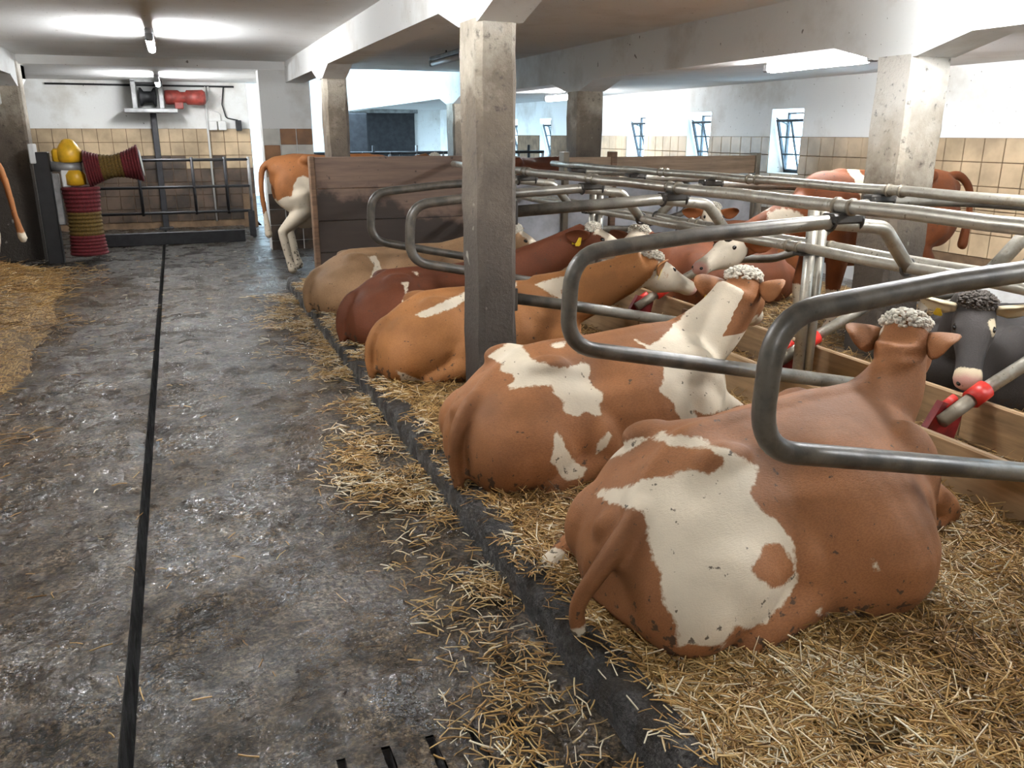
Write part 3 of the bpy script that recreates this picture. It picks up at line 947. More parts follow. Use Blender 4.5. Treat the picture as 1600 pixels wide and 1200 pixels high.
for k in (0, 1):
    b_ = MB().bbox(.0+.16*k, .14+.16*k, -.05, .05, .0, .16, .01).build('box', M['white_plastic'], sb)
MB().tube(fillet([(-.02, .02, -1.6), (-.02, .02, .45), (.05, .02, .5), (.05, .02, .735)], .04, 4), .02, 6).build('conduit', M['white_plastic'], sb, True)
MB().tube(fillet([(.22, .02, .16), (.2, .02, .3), (.0, .02, .36), (.0, .02, .735)], .05, 4), .01, 6).build('cable', M['white_plastic'], sb, True)
ab = empty('wall_box', (1.12, RW-.1, 1.69)); tag(ab, 'small dark box on a thin cable high beside the slit opening', 'box')
MB().bbox(-.05, .05, -.05, .08, 0, .18, .01).build('box', M['iron'], ab)
MB().tube(fillet([(0, .06, .18), (-.2, .06, .22), (-.25, .06, .45), (-.2, .075, .745)], .06, 4), .012, 6).build('cable', M['black'], ab, True)
# pipe under the rear ceiling
pc = MB().tube([(-1.9, RW-.020, 2.44), (-.6, RW-.020, 2.44), (1.1, RW-.020, 2.44)], .018, 6).build('cable_pipe', M['iron'], None, True)
tag(pc, 'thin dark cable pipe under the rear ceiling', 'pipe')
ebo = empty('junction_box', (-2.12, 12.76, 2.0)); tag(ebo, 'small white plastic junction box on the broad left pillar', 'box')
MB().bbox(-.13, .13, -.04, .04, 0, .22, .015).build('case', M['white_plastic'], ebo)
MB().bbox(-.10, .10, -.05, -.038, .05, .12, .006).build('cover', M['steel'], ebo)
MB().tube([(0, .0, 0), (0, .0, -.5)], .01, 6).build('cable', M['iron'], ebo, True)

# rotating cow brush: post, yellow drive, one tilted and one hanging brush
cb = empty('cow_brush', (-1.60, 12.45, 0)); tag(cb, 'swinging cow brush with two red and yellow bristle rollers on a dark post', 'cow brush')
MB().bbox(-.09, .09, -.10, .10, .0, 1.42, .01).build('post', M['black'], cb)
MB().bbox(.09, .17, -.06, .06, .50, 1.15, .01).build('spring_plate', M['steel'], cb)
MB().bbox(-.12, -.05, -.12, .12, 1.28, 1.52, .01).build('bracket', M['white_plastic'], cb)
MB().tube([(.10, 0, 1.24), (.45, 0, 1.22)], .065, 14).build('arm_tube', M['steel'], cb, True)
y_ = MB(); y_.lathe([(.05, 0), (.13, .01), (.15, .05), (.15, .15), (.11, .22), (.07, .28), (.03, .30)], 18, Matrix.Translation((.32, .05, 1.28)))
y_.bbox(.12, .32, -.02, .12, 1.28, 1.46, .03)
y_.build('drive_motor', M['yellow'], cb, True)
MB().lathe([(.06, 0), (.12, .02), (.12, .14), (.08, .2)], 16, Matrix.Translation((.36, 0, .99))).build('lower_gear', M['yellow'], cb, True)
MB().bbox(.20, .30, -.05, .05, .98, 1.20, .01).build('hinge', M['white_plastic'], cb)
def roller(name, M4, lens, rad):
    """bristled roller in three bands; rad(t) outline, real bristle tufts as ridges"""
    t0 = 0; tot = sum(l for l, _ in lens)
    for l, mt in lens:
        prof = []
        for k in range(13):
            t = (t0+l*k/12)/tot
            prof.append((rad(t)*(1 if k % 2 else .93), t*tot))
        b_ = MB().lathe([(.03, prof[0][1])]+prof+[(.03, prof[-1][1])], 26, M4)
        b_.build(name, mt, cb, False)
        t0 += l
hour = lambda t: .15+.10*abs(2*t-1)**1.6
roller('horizontal_roller', Matrix.Translation((.50, 0, 1.20)) @ Matrix.Rotation(math.radians(84), 4, 'Y'), [(.18, M['bristle_red']), (.26, M['bristle_yellow']), (.22, M['bristle_red'])], hour)
MB().lathe([(.03, 0), (.17, .0), (.17, .012), (.03, .012)], 20, Matrix.Translation((1.165, 0, 1.27)) @ Matrix.Rotation(math.radians(84), 4, 'Y')).build('end_disc', M['white_plastic'], cb, True)
barrel = lambda t: .24-.03*math.sin(math.pi*t)
roller('vertical_roller', Matrix.Translation((.40, 0, .10)), [(.26, M['bristle_red']), (.30, M['bristle_yellow']), (.32, M['bristle_red'])], barrel)

# far hall furniture: feed fence and a dark doorway seen under the beam
ff = empty('feed_fence', (1.95, 16.5, 0)); tag(ff, 'grey feed fence with many uprights in the bright far hall', 'fence')
for z in (.5, 1.05, 1.28):
    MB().tube([(0, 0, z), (5.2, 0, z)], .03, 8).build('bar', M['iron'], ff, True)
for k in range(20):
    MB().tube([(.27*k, 0, .0), (.27*k+.05*(k % 2), 0, 1.30 if k % 3 else 1.42)], .028, 6).build('upright', M['steel'] if k % 2 else M['iron'], ff, True)
dd = empty('door_1', (5.7, 24.75, 0)); dd['kind'] = 'structure'; dd['label'] = 'dark sliding door in the far white wall'
MB().bbox(-.9, .9, -.03, .03, 0, 2.2, .01).build('door_leaf', M['iron'], dd)
MB().bbox(-1.0, 1.0, -.05, .03, 2.2, 2.3, .01).build('door_track', M['steel'], dd)
dk = MB().bbox(3.5, 4.3, 20.4, 20.5, 0, 2.1, .02).build('sliding_panel', M['iron']); tag(dk, 'dark sliding panel standing in the bright far hall', 'panel')

# ------------------------------------------------------------------ cows
def loft(rings):
    V = []; F = []; n = len(rings[0])
    for r in rings: V += [tuple(p) for p in r]
    for i in range(len(rings)-1):
        for k in range(n):
            F.append((i*n+k, i*n+(k+1) % n, (i+1)*n+(k+1) % n, (i+1)*n+k))
    c0 = len(V); V.append(tuple(np.mean(rings[0], 0))); V.append(tuple(np.mean(rings[-1], 0)))
    m = (len(rings)-1)*n
    for k in range(n):
        F.append((c0, (k+1) % n, k)); F.append((c0+1, m+k, m+(k+1) % n))
    return V, F
def ellipsoid(c, r, rot=None, nu=18, nv=11):
    rings = []
    for j in range(1, nv):
        t = math.pi*j/nv
        ring = np.array([[math.sin(t)*math.cos(2*math.pi*k/nu), math.sin(t)*math.sin(2*math.pi*k/nu), -math.cos(t)] for k in range(nu)])
        rings.append(ring)
    out = []
    for ring in rings:
        p = ring*np.array(r)
        if rot is not None: p = p @ np.array(rot).T
        out.append(p+np.array(c))
    return loft(out)
def limb(pts, rad, n=12, sub=4):
    """tapered tube through joints, ends rounded"""
    P = np.array(pts, float); R = np.array(rad, float)
    pp = []; rr = []
    for i in range(len(P)-1):
        for k in range(sub):
            t = k/sub
            pp.append(P[i]*(1-t)+P[i+1]*t); rr.append(R[i]*(1-t)+R[i+1]*t)
    pp.append(P[-1]); rr.append(R[-1])
    d0 = (P[0]-P[1]); d0 /= np.linalg.norm(d0); d1 = P[-1]-P[-2]; d1 /= np.linalg.norm(d1)
    pp = [P[0]+d0*R[0]*.7]+pp+[P[-1]+d1*R[-1]*.7]; rr = [R[0]*.6]+rr+[R[-1]*.6]
    return sweep(pp, rr, n, True)
def spl(xs, ys, x):
    """smooth (cubic hermite) interpolation"""
    xs = np.asarray(xs, float); ys = np.asarray(ys, float)
    m = np.gradient(ys, xs)
    i = np.clip(np.searchsorted(xs, x)-1, 0, len(xs)-2)
    h = xs[i+1]-xs[i]; t = (x-xs[i])/h
    return ((2*t**3-3*t**2+1)*ys[i]+(t**3-2*t**2+t)*h*m[i]+(-2*t**3+3*t**2)*ys[i+1]+(t**3-t**2)*h*m[i+1])
# half cross-section of a resting trunk: height fraction -> width fraction
PT = [1, .985, .94, .86, .74, .58, .42, .26, .12, .03, 0]
PW = [0, .16, .38, .58, .77, .93, 1.0, .98, .88, .70, .0]
PT2 = [1, .985, .94, .86, .74, .58, .42, .26, .12, .03, 0]
PW2 = [0, .22, .45, .68, .87, .98, 1.0, .93, .72, .40, .0]
def trunk(st, lean=0., stand=False, n=30):
    """st: rows (x, top, bottom, halfwidth, ycentre)"""
    st = np.array(st, float)
    xs = np.linspace(st[0, 0], st[-1, 0], n)
    pt, pw = (PT2, PW2) if stand else (PT, PW)
    rings = []
    for x in xs:
        top, bot, w, yc = [float(spl(st[:, 0], st[:, k], x)) for k in (1, 2, 3, 4)]
        side = [(wf*w, bot+tf*(top-bot)) for tf, wf in zip(pt, pw)]
        ring = [(x, yc+lean*(z-.3)+y, z) for y, z in side] + [(x, yc+lean*(z-.3)-y, z) for y, z in side[-2:0:-1]]
        rings.append(np.array(ring))
    return loft(rings)
HEAD = [(-.05, .060, .015, -.10), (-.01, .095, .045, -.15), (.05, .110, .055, -.185), (.12, .116, .052, -.20), (.18, .112, .048, -.195), (.25, .092, .036, -.165),
        (.33, .074, .026, -.130), (.41, .070, .020, -.112), (.47, .078, .018, -.108), (.515, .070, .004, -.098), (.54, .040, -.02, -.07)]
def head_frame(poll, yaw, pitch, roll=0.):
    a = np.array([math.cos(pitch)*math.cos(yaw), math.cos(pitch)*math.sin(yaw), -math.sin(pitch)])
    l = np.array([-math.sin(yaw), math.cos(yaw), 0.])
    u = np.cross(a, l)
    c, s = math.cos(roll), math.sin(roll)
    l, u = c*l+s*u, c*u-s*l
    return np.array(poll, float), a, l, u
def head_mesh(fr, k=1.):
    o, a, l, u = fr; rings = []
    for s, w, t, b_ in HEAD:
        ring = []
        zc, hz = (t+b_)/2, (t-b_)/2
        for q in range(20):
            th = 2*math.pi*q/20
            cy, sz = math.cos(th), math.sin(th)
            e = .82
            yy = math.copysign(abs(cy)**e, cy)*w*(1.0-.22*max(0, -sz)); zz = math.copysign(abs(sz)**e, sz)*hz+zc
            ring.append(o+k*(s*a+yy*l+zz*u))
        rings.append(np.array(ring))
    return loft(rings)
def ear_mesh(fr, side, droop=.15, back=.25, k=1., L_=.225, out=0.):
    o, a, l, u = fr
    root = o+k*(.035*a+side*.095*l-.012*u)
    ax = side*l*math.cos(back)-a*math.sin(back)-u*droop; ax /= np.linalg.norm(ax)
    nrm = (a*.85+side*l*.25-u*.1)*(1-out)+(side*l*.9+a*.3-u*.25)*out; nrm -= ax*(nrm@ax); nrm /= np.linalg.norm(nrm)   # opening of the ear looks forward
    wd = np.cross(ax, nrm)
    rings = []
    for t, w, th in ((0, .030, .022), (.15, .048, .02), (.35, .067, .016), (.55, .072, .013), (.75, .061, .011), (.9, .038, .009), (1, .010, .005)):
        ring = []
        for q in range(16):
            f = 2*math.pi*q/16
            yy = w*math.cos(f); zz = th*math.sin(f)+.55*w*math.cos(f)**2*(.3+.7*min(1, t*3))*.8-.02*t
            ring.append(root+k*(ax*L_*t+wd*yy+nrm*zz))
        rings.append(np.array(ring))
    return loft(rings)
def bez(p0, p1, p2, n):
    return [((1-t)**2)*np.array(p0)+2*t*(1-t)*np.array(p1)+t*t*np.array(p2) for t in np.linspace(0, 1, n)]
def neck_mesh(p0, p1, p2, r0, r1):
    """elliptical neck: r=(half width, half height)"""
    P = bez(p0, p1, p2, 12); rings = []
    for i, p in enumerate(P):
        t = i/11
        T = (P[min(i+1, 11)]-P[max(i-1, 0)]); T /= np.linalg.norm(T)
        S = np.cross([0, 0, 1], T)
        S = S/np.linalg.norm(S) if np.linalg.norm(S) > .15 else np.array([0, 1., 0])
        U = np.cross(T, S)
        w = r0[0]*(1-t)+r1[0]*t; h = r0[1]*(1-t)+r1[1]*t
        rings.append(np.array([p+S*w*math.cos(2*math.pi*q/18)+U*h*math.sin(2*math.pi*q/18) for q in range(18)]))
    return loft(rings)

# resting trunk: the pelvis is rolled towards the walkway side, so the spine line curves at the rump
LIE = [(-.03, .30, .10, .16, -.13), (.02, .385, .04, .265, -.125), (.10, .455, .01, .345, -.10), (.22, .525, .0, .40, -.05), (.38, .585, -.01, .425, .0), (.55, .59, -.02, .435, .025),
       (.70, .59, -.03, .455, .02), (.86, .60, -.03, .475, .0), (1.02, .61, -.03, .47, -.01), (1.20, .615, -.03, .43, -.01), (1.34, .60, .0, .36, 0), (1.46, .55, .03, .26, 0), (1.56, .47, .08, .16, 0)]
def yc_lie(x, st=None): st = np.array(st or LIE); return np.interp(x, st[:, 0], st[:, 4])
LIE_WIDE = [r if r[0] < .65 else {.70: (.70, .59, -.03, .52, -.03), .86: (.86, .60, -.04, .555, -.06), 1.02: (1.02, .61, -.04, .52, -.05), 1.20: (1.20, .615, -.04, .415, -.02), 1.34: (1.34, .60, -.02, .34, -.0)}.get(r[0], r) for r in LIE]
STAND = [(0, 1.30, 1.06, .08, 0), (.06, 1.345, .95, .17, 0), (.2, 1.37, .80, .25, 0), (.42, 1.385, .70, .285, 0), (.7, 1.355, .60, .325, 0), (1.0, 1.345, .56, .335, 0),
         (1.22, 1.37, .60, .29, 0), (1.38, 1.36, .66, .235, 0), (1.5, 1.28, .76, .18, 0), (1.58, 1.15, .85, .10, 0)]

def blob(P, c, r):
    c = np.array(c, float); r = np.array(r, float)
    return (1-np.linalg.norm((P-c)/r, axis=1))*r.min()
def poly_sd(u, v, pts):
    """signed distance to a 2d polygon, positive inside"""
    pts = np.array(pts, float); n = len(pts)
    d = np.full(u.shape, 1e9); inside = np.zeros(u.shape, bool)
    for i in range(n):
        x0, y0 = pts[i]; x1, y1 = pts[(i+1) % n]
        ex, ey = x1-x0, y1-y0
        t = np.clip(((u-x0)*ex+(v-y0)*ey)/(ex*ex+ey*ey+1e-12), 0, 1)
        d = np.minimum(d, np.hypot(u-x0-t*ex, v-y0-t*ey))
        c = ((y0 > v) != (y1 > v)) & (u < (x1-x0)*(v-y0)/(y1-y0+1e-12)+x0)
        inside ^= c
    return np.where(inside, d, -d)
umax = lambda *a: np.maximum.reduce(a)
# coat markings measured on the photograph: photo position of each hide vertex and metres per photo pixel there
_Rz = Matrix.Rotation(-YAW, 3, 'Z') @ Matrix.Rotation(math.pi/2-PITCH, 3, 'X')
_RC = np.array(_Rz)
QPX = QSC = None
def photo_px(Pw):
    c = (Pw-np.array([0, 0, CAM_H])) @ _RC
    d = -c[:, 2]
    return np.stack([800+FPX*c[:, 0]/d, 600-FPX*c[:, 1]/d], 1), d/FPX
def mark(ox, oy, s, pts):
    """marking outline given in a measured crop (origin ox,oy, enlargement s)"""
    pts = [(ox+x/s, oy+y/s) for x, y in pts]
    return poly_sd(QPX[:, 0], QPX[:, 1], pts)*QSC

def make_cow(label, loc, heading, coat, paint, pose='lie', poll=(1.82, 0, .84), yaw=0., pitch=.35, roll=0., scale=1., voxel=.014, lean=0., tail=None,
             forelock=True, tags=(), group=None, white=(.64, .55, .42), droop=.15, back=.25, legs='near_tucked', neck_r=((.15, .22), (.085, .135)), trunk_st=None, tuft_col='white', neck_mid=None, ear_out=0., far_foot=False):
    root = empty('cow', loc, heading)
    root.scale = (scale,)*3
    tag(root, label, 'cow', group)
    V = []; F = []
    def add(vf):
        b0 = len(V); V.extend([tuple(map(float, v)) for v in vf[0]]); F.extend([tuple(i+b0 for i in f) for f in vf[1]])
    fr = head_frame(poll, yaw, pitch, roll)
    o, a, l, u = fr
    occ = o-.02*a-.05*u
    if pose == 'lie':
        add(trunk(trunk_st or LIE, lean))
        R1 = Matrix.Rotation(.25, 3, 'Y')
        ln = lambda z: lean*(z-.3)
        for s in (-1, 1):
            add(ellipsoid((.405-.02*s, .01+s*.165+ln(.54), .53-.005*s), (.12, .07, .052)))            # hook bones
            add(ellipsoid((.065-.02*s, -.12+s*.08+ln(.4), .335), (.07, .055, .07)))               # pin bones
            add(ellipsoid((.27+.01*s, -.06+s*.235, .20), (.26, .17, .195), Matrix.Rotation(.2, 3, 'Y')))   # thighs
            add(ellipsoid((1.25, s*.245+ln(.35), .31), (.18, .13, .25), Matrix.Rotation(-.25, 3, 'Y')))  # shoulders
        add(ellipsoid((.60, -.33, .18), (.16, .14, .17)))                              # stifle
        add(ellipsoid((.60, .33, .18), (.16, .14, .17)))
        add(limb([(.08, -.11+ln(.5), .415), (.22, -.05+ln(.5), .49), (.38, .0+ln(.5), .55), (.55, .025+ln(.5), .56), (.8, .02+ln(.5), .562), (1.1, ln(.5), .578), (1.3, ln(.5), .57)], [.045, .05, .055, .05, .05, .055, .06]))   # spine
        add(ellipsoid((1.46, 0, .22), (.18, .17, .2)))                                # brisket
        # folded fore legs
        for s in (-1, 1):
            add(limb([(1.36, s*.20, .25), (1.60, s*.22, .12), (1.66, s*.22, .07)], [.10, .065, .055]))
            add(limb([(1.66, s*.22, .07), (1.40, s*.235, .04), (1.30, s*.24, .035)], [.055, .042, .045]))
        # hind legs: the upper one is laid forward, the lower one peeps out behind
        if legs == 'near_tucked':
            if far_foot:
                add(limb([(.34, .34, .12), (.18, .35, .07), (.10, .33, .055)], [.10, .06, .05]))
                add(limb([(.10, .33, .055), (.03, .30, .05)], [.045, .045]))
            add(limb([(.62, -.38, .12), (.36, -.43, .07), (.28, -.42, .05)], [.11, .06, .05]))
        else:
            for s in (-1, 1):
                add(limb([(.62, s*.40, .14), (.28, s*.45, .08), (.20, s*.46, .055)], [.12, .07, .055]))
                add(limb([(.20, s*.46, .055), (.48, s*.50, .045), (.56, s*.50, .04)], [.05, .042, .048]))
        base = np.array([1.30, ln(.4), .41])
        mid = np.array(neck_mid) if neck_mid is not None else np.array([1.60, (occ[1]+ln(.4))*.35, .50+.1*(occ[2]-.6)])
        add(neck_mesh(base, mid, occ, neck_r[0], neck_r[1]))
        tl = tail or [(.10, -.11, .43), (.02, -.15, .405), (-.06, -.19, .31), (-.085, -.21, .18), (-.06, -.21, .05)]
        tr = np.linspace(.045, .024, len(tl)); tr[-1] = .03
    else:
        add(trunk(STAND, 0, True))
        for s in (-1, 1):
            add(ellipsoid((.42, s*.20, 1.325), (.09, .07, .06)))
            add(ellipsoid((.05, s*.10, 1.21), (.07, .06, .08)))
            add(ellipsoid((.26, s*.18, .98), (.24, .11, .27)))
            add(ellipsoid((1.27, s*.20, .95), (.15, .10, .30)))
            j = .06*s
            add(limb([(.30, s*.18, .92), (.42+j, s*.19, .76), (.14+j, s*.17, .50), (.20+j, s*.17, .16), (.23+j, s*.17, .045)], [.16, .115, .06, .046, .06]))
            add(limb([(1.30, s*.17, .95), (1.22, s*.17, .70), (1.28-j, s*.15, .40), (1.26-j, s*.15, .13), (1.29-j, s*.15, .045)], [.15, .10, .062, .046, .058]))
        add(limb([(.05, 0, 1.31), (.3, 0, 1.345), (.7, 0, 1.325), (1.2, 0, 1.34)], [.045, .05, .045, .05]))
        add(ellipsoid((.38, 0, .66), (.2, .17, .15)))
        mid = np.array(neck_mid) if neck_mid is not None else np.array([1.62, occ[1]*.35, 1.12+.3*(occ[2]-1.2)])
        add(neck_mesh((1.32, 0, 1.05), mid, occ, neck_r[0], neck_r[1]))
        tl = tail or [(.02, 0, 1.29), (-.07, 0, 1.22), (-.10, 0, 1.0), (-.08, 0, .7), (-.06, 0, .45)]
        tr = np.linspace(.045, .028, len(tl)); tr[-1] = .05
    add(head_mesh(fr))
    add(ellipsoid(o+.01*a+.045*u, (.06, .085, .04), np.array([a, l, u]).T))           # poll
    add(ellipsoid(o+.17*a+.085*l-.005*u, (.04, .03, .03), np.array([a, l, u]).T)); add(ellipsoid(o+.17*a-.085*l-.005*u, (.04, .03, .03), np.array([a, l, u]).T))  # brows
    tp = [np.array(q, float) for q in tl]
    # smooth tail
    cur = []
    for i in range(len(tp)-1):
        p0 = tp[max(i-1, 0)]; p1 = tp[i]; p2 = tp[i+1]; p3 = tp[min(i+2, len(tp)-1)]
        for t in np.linspace(0, 1, 5)[:-1]:
            cur.append(.5*((2*p1)+(-p0+p2)*t+(2*p0-5*p1+4*p2-p3)*t*t+(-p0+3*p1-3*p2+p3)*t**3))
    cur.append(tp[-1])
    add(limb(cur, np.interp(np.linspace(0, 1, len(cur)), np.linspace(0, 1, len(tr)), tr), 10, 1))
    me = mesh_from('raw', V, F)
    tmp = bpy.data.objects.new('raw', me); COL.objects.link(tmp)
    rm = tmp.modifiers.new('r', 'REMESH'); rm.mode = 'VOXEL'; rm.voxel_size = voxel; rm.adaptivity = 0
    sm = tmp.modifiers.new('s', 'SMOOTH'); sm.factor = .5; sm.iterations = max(4, int(.14/voxel))
    dg = bpy.context.evaluated_depsgraph_get(); dg.update()
    ev = tmp.evaluated_get(dg); em = ev.to_mesh()
    nv = len(em.vertices)
    co = np.empty(nv*3); em.vertices.foreach_get('co', co); co = co.reshape(-1, 3)
    faces = [tuple(p.vertices) for p in em.polygons]
    ev.to_mesh_clear()
    bpy.data.objects.remove(tmp); bpy.data.meshes.remove(me)
    if pose == 'lie':
        # hollows of the flank, the fold before the thigh and behind the shoulder, faint ribs
        x_, y_, z_ = co.T
        axis = np.stack([x_, yc_lie(x_, trunk_st)+lean*(z_-.3), np.full(nv, .26)], 1)
        dirn = axis-co; dirn[:, 0] = 0; dirn /= np.linalg.norm(dirn, axis=1)[:, None]+1e-9
        dep = np.zeros(nv)
        for s in (-1, 1):
            dep += .040*np.exp(-((x_-.66)/.10)**2-((y_-s*.27)/.10)**2-((z_-.50)/.09)**2)          # hunger hollow
            dep += .022*np.exp(-((x_-(.60+.35*(.42-z_)))/.05)**2-((z_-.25)/.17)**2)*(s*y_ > .15)   # flank fold
            dep += .020*np.exp(-((x_-(1.10-.25*(z_-.3)))/.05)**2-((z_-.30)/.18)**2)*(s*y_ > .15)  # behind the shoulder
            dep += .020*np.exp(-((x_-.25)/.10)**2-((y_-(-.05+s*.15))/.07)**2-((z_-.5)/.1)**2)      # between spine and pin
        dep += .0016*np.sin(x_*2*np.pi/.085+z_*3)*np.exp(-((x_-.92)/.17)**2-((z_-.36)/.14)**2)
        inb = (x_ < 1.4)
        co = co+dirn*(dep*inb)[:, None]
    if pose == 'lie' and loc[0] < 1.3:
        # the rump rests on the kerb instead of sinking into it
        wx = loc[0]+scale*(co[:, 0]*math.cos(heading)-co[:, 1]*math.sin(heading))
        wz = loc[2]+scale*co[:, 2]
        on = (wx > .985) & (wx < 1.16) & (wz < .128)
        co[:, 2] = np.where(on, (.128-loc[2])/scale+.12*(co[:, 2]-(.128-loc[2])/scale), co[:, 2])
    VV = co.tolist(); FF = list(faces)
    nb = len(VV)
    earid = []
    for s in (-1, 1):
        ev_, ef_ = ear_mesh(fr, s, droop, back, out=ear_out)
        b0 = len(VV); VV += [list(map(float, q)) for q in ev_]; FF += [tuple(i+b0 for i in f) for f in ef_]
    P = np.array(VV)
    H = np.stack([(P-o) @ a, (P-o) @ l, (P-o) @ u], 1)
    isear = np.arange(len(P)) >= nb
    th = np.arctan2(-(P[:, 1]-(lean*(P[:, 2]-.3) if pose == 'lie' else 0)), P[:, 2]-(.28 if pose == 'lie' else .95))
    global QPX, QSC
    ch, sh = math.cos(heading), math.sin(heading)
    Pw = scale*np.stack([P[:, 0]*ch-P[:, 1]*sh, P[:, 0]*sh+P[:, 1]*ch, P[:, 2]], 1)+np.array(loc)
    QPX, QSC = photo_px(Pw)
    w, pk = paint(P, P[:, 0], th*.42, H, isear)
    inhead = (H[:, 0] > .40) & (H[:, 0] < .6) & (np.abs(H[:, 1]) < .12) & (H[:, 2] > -.2) & (H[:, 2] < .08)
    pk = np.maximum(pk, np.where(inhead, H[:, 0]-.475, -1))
    dirt = np.clip((.25-P[:, 2])/.25, 0, 1) if pose == 'lie' else np.clip((.5-P[:, 2])/.5, 0, 1)
    m = mat_cow('coat', coat, white)
    bm_ = mesh_from('body', P, FF, m, True)
    for nm, arr in (('white', w), ('pink', pk), ('dirt', dirt)):
        at = bm_.attributes.new(nm, 'FLOAT', 'POINT'); at.data.foreach_set('value', np.asarray(arr, np.float32))
    body = link(bpy.data.objects.new('body', bm_), root)
    for s in (-1, 1):
        e = MB(); v_, f_ = ellipsoid(o+.172*a+s*.094*l+.002*u, (.024, .016, .018), np.array([a, l, u]).T, 12, 8); e.add(v_, f_)
        e.build('eye', M['eye'], body, True)
        n_ = MB(); v_, f_ = ellipsoid(o+.515*a+s*.040*l-.022*u, (.016, .015, .013), np.array([a, l, u]).T, 10, 7); n_.add(v_, f_)
        n_.build('nostril', M['eye'], body, True)
    if forelock:
        # curly tuft: a lumpy cap over the poll
        t_ = MB(); rs = random.Random(int(abs(loc[1])*100))
        fc = o+a*.012+u*.028; fr_ = np.array([.064, .098, .062])
        bs = np.array([a, l, u]).T
        v_, f_ = ellipsoid(fc, fr_*.93, bs, 22, 14); t_.add(v_, f_)
        for k in range(420):
            al = rs.uniform(-1, 1); az = rs.uniform(-.5, 3.6)
            cz = math.sqrt(1-al*al)
            c = fc+bs @ (fr_*np.array([cz*math.cos(az), al, cz*math.sin(az)]))*rs.uniform(.93, 1.04)
            r_ = rs.uniform(.005, .011)
            v_, f_ = ellipsoid(c, (r_*rs.uniform(.8, 1.6), r_*rs.uniform(.8, 1.6), r_*rs.uniform(.7, 1.2)), None, 7, 5); t_.add(v_, f_)
        t_.build('forelock', M['tuft_'+tuft_col], root, True)
    for s in tags:
        ax = s*l*math.cos(back)-a*math.sin(back)-u*droop; ax /= np.linalg.norm(ax)
        c = o+.035*a+s*.095*l-.012*u+ax*.10-u*.045
        for q, nn in ((.022, 'ear_tag'), (-.012, 'ear_tag')):
            tg = MB()
            pts = [(-.012, .03), (.012, .03), (.026, -.035), (.018, -.05), (-.018, -.05), (-.026, -.035)]
            vv = []
            for d in (-.002, .002):
                vv += [tuple(c+a*(q+d)+ax*px_+u*py_) for px_, py_ in pts]
            tg.add(vv, [tuple(range(6))[::-1], tuple(range(6, 12))]+[(i, (i+1) % 6, 6+(i+1) % 6, 6+i) for i in range(6)])
            tg.build(nn, M['tag'], body)
    return root

def mat_tuft(name, col):
    m, nt, b = new_mat(name)
    v = coords(nt)
    L(nt, ramp(nt, noise(nt, v, 60, 4, .6), [(.3, tuple(x*.6 for x in col)), (.65, col)]), b.inputs['Base Color'])
    setp(b, Roughness=.8)
    bump(nt, b, noise(nt, v, 110, 4, .7), .8, .01)
    return m
M['tuft_white'] = mat_tuft('white_curls', (.80, .74, .62))
M['tuft_brown'] = mat_tuft('brown_curls', (.30, .14, .06))
M['tuft_grey'] = mat_tuft('grey_curls', (.12, .10, .085))

BROWN = (.25, .105, .042); ORANGE = (.31, .132, .046); RED = (.125, .038, .016); TAN = (.32, .19, .10); GREY = (.042, .036, .033)
none = lambda P: np.full(len(P), -1.)
def face(H, s0=.06, half=.075, top=True):
    """white face in front of s0, brown cheeks kept on the sides"""
    w = np.minimum(H[:, 0]-s0, half+.10*np.clip(H[:, 0]-.1, 0, 1)-np.abs(H[:, 1]))
    w = np.where((H[:, 0] > -.1) & (H[:, 0] < .62) & (np.abs(H[:, 1]) < .2) & (H[:, 2] > -.26), w, -1)
    return w
def fullface(H, s0=.0):
    w = H[:, 0]-s0
    return np.where((H[:, 0] > -.15) & (H[:, 0] < .62) & (np.abs(H[:, 1]) < .22) & (H[:, 2] > -.28) & (H[:, 2] < .12), w, -1)

C1_SADDLE = [(195,495),(250,465),(300,440),(350,430),(390,415),(440,425),(510,425),(560,455),(620,480),(715,530),(700,590),(685,620),(710,660),(760,700),(800,740),(830,780),(845,850),(845,920),(820,960),(790,1000),(740,1050),(690,1070),(640,1060),(590,1130),(450,1130),(440,1060),(410,1010),(395,960),(390,900),(370,840),(340,780),(345,720),(330,680),(220,655),(170,620),(220,610),(330,575),(400,570),(470,545),(550,555),(600,520),(595,500),(540,470),(470,460),(430,465),(370,440),(330,445),(280,480),(240,500)]
C1_HOLE = [(690,870),(720,840),(730,800),(790,790),(820,830),(828,880),(805,925),(760,940),(720,910)]
C1_SPOTS = [[(1090,835),(1110,850),(1135,885),(1100,885)], [(940,1020),(990,1030),(1050,1015),(1075,1045),(1010,1080),(950,1070)], [(885,1008),(925,1003),(920,1028)]]
def paint1(P, u, v, H, ear):
    w = mark(850, 480, 2.1333, C1_SADDLE)
    w = np.minimum(w, -mark(850, 480, 2.1333, C1_HOLE))
    for sp in C1_SPOTS: w = umax(w, mark(850, 480, 2.1333, sp))
    w = np.where(u > 1.3, -1, w)
    w = umax(w, blob(P, (.02, .30, .05), (.08, .08, .08)), blob(P, (-.135, -.11, .03), (.06, .06, .06)))
    w = np.where(ear, -1, umax(w, face(H, .07, .09), blob(H, (.02, .11, -.02), (.05, .05, .06))))
    return w, none(P)
NEAR = 'cows lying in the near row'
make_cow('big brown cow with a cream-white patch over hip and flank, tail to the kerb', (1.15, 2.20, BED-.02), math.radians(10), BROWN, paint1,
         poll=(1.62, .06, .79), yaw=math.radians(28), pitch=.55, voxel=.012, back=1.05, droop=.45, group=NEAR, trunk_st=LIE_WIDE, lean=.10, far_foot=True,
         tail=[(.10, -.11, .43), (.02, -.15, .395), (-.09, -.15, .28), (-.15, -.12, .16), (-.135, -.11, .05)])
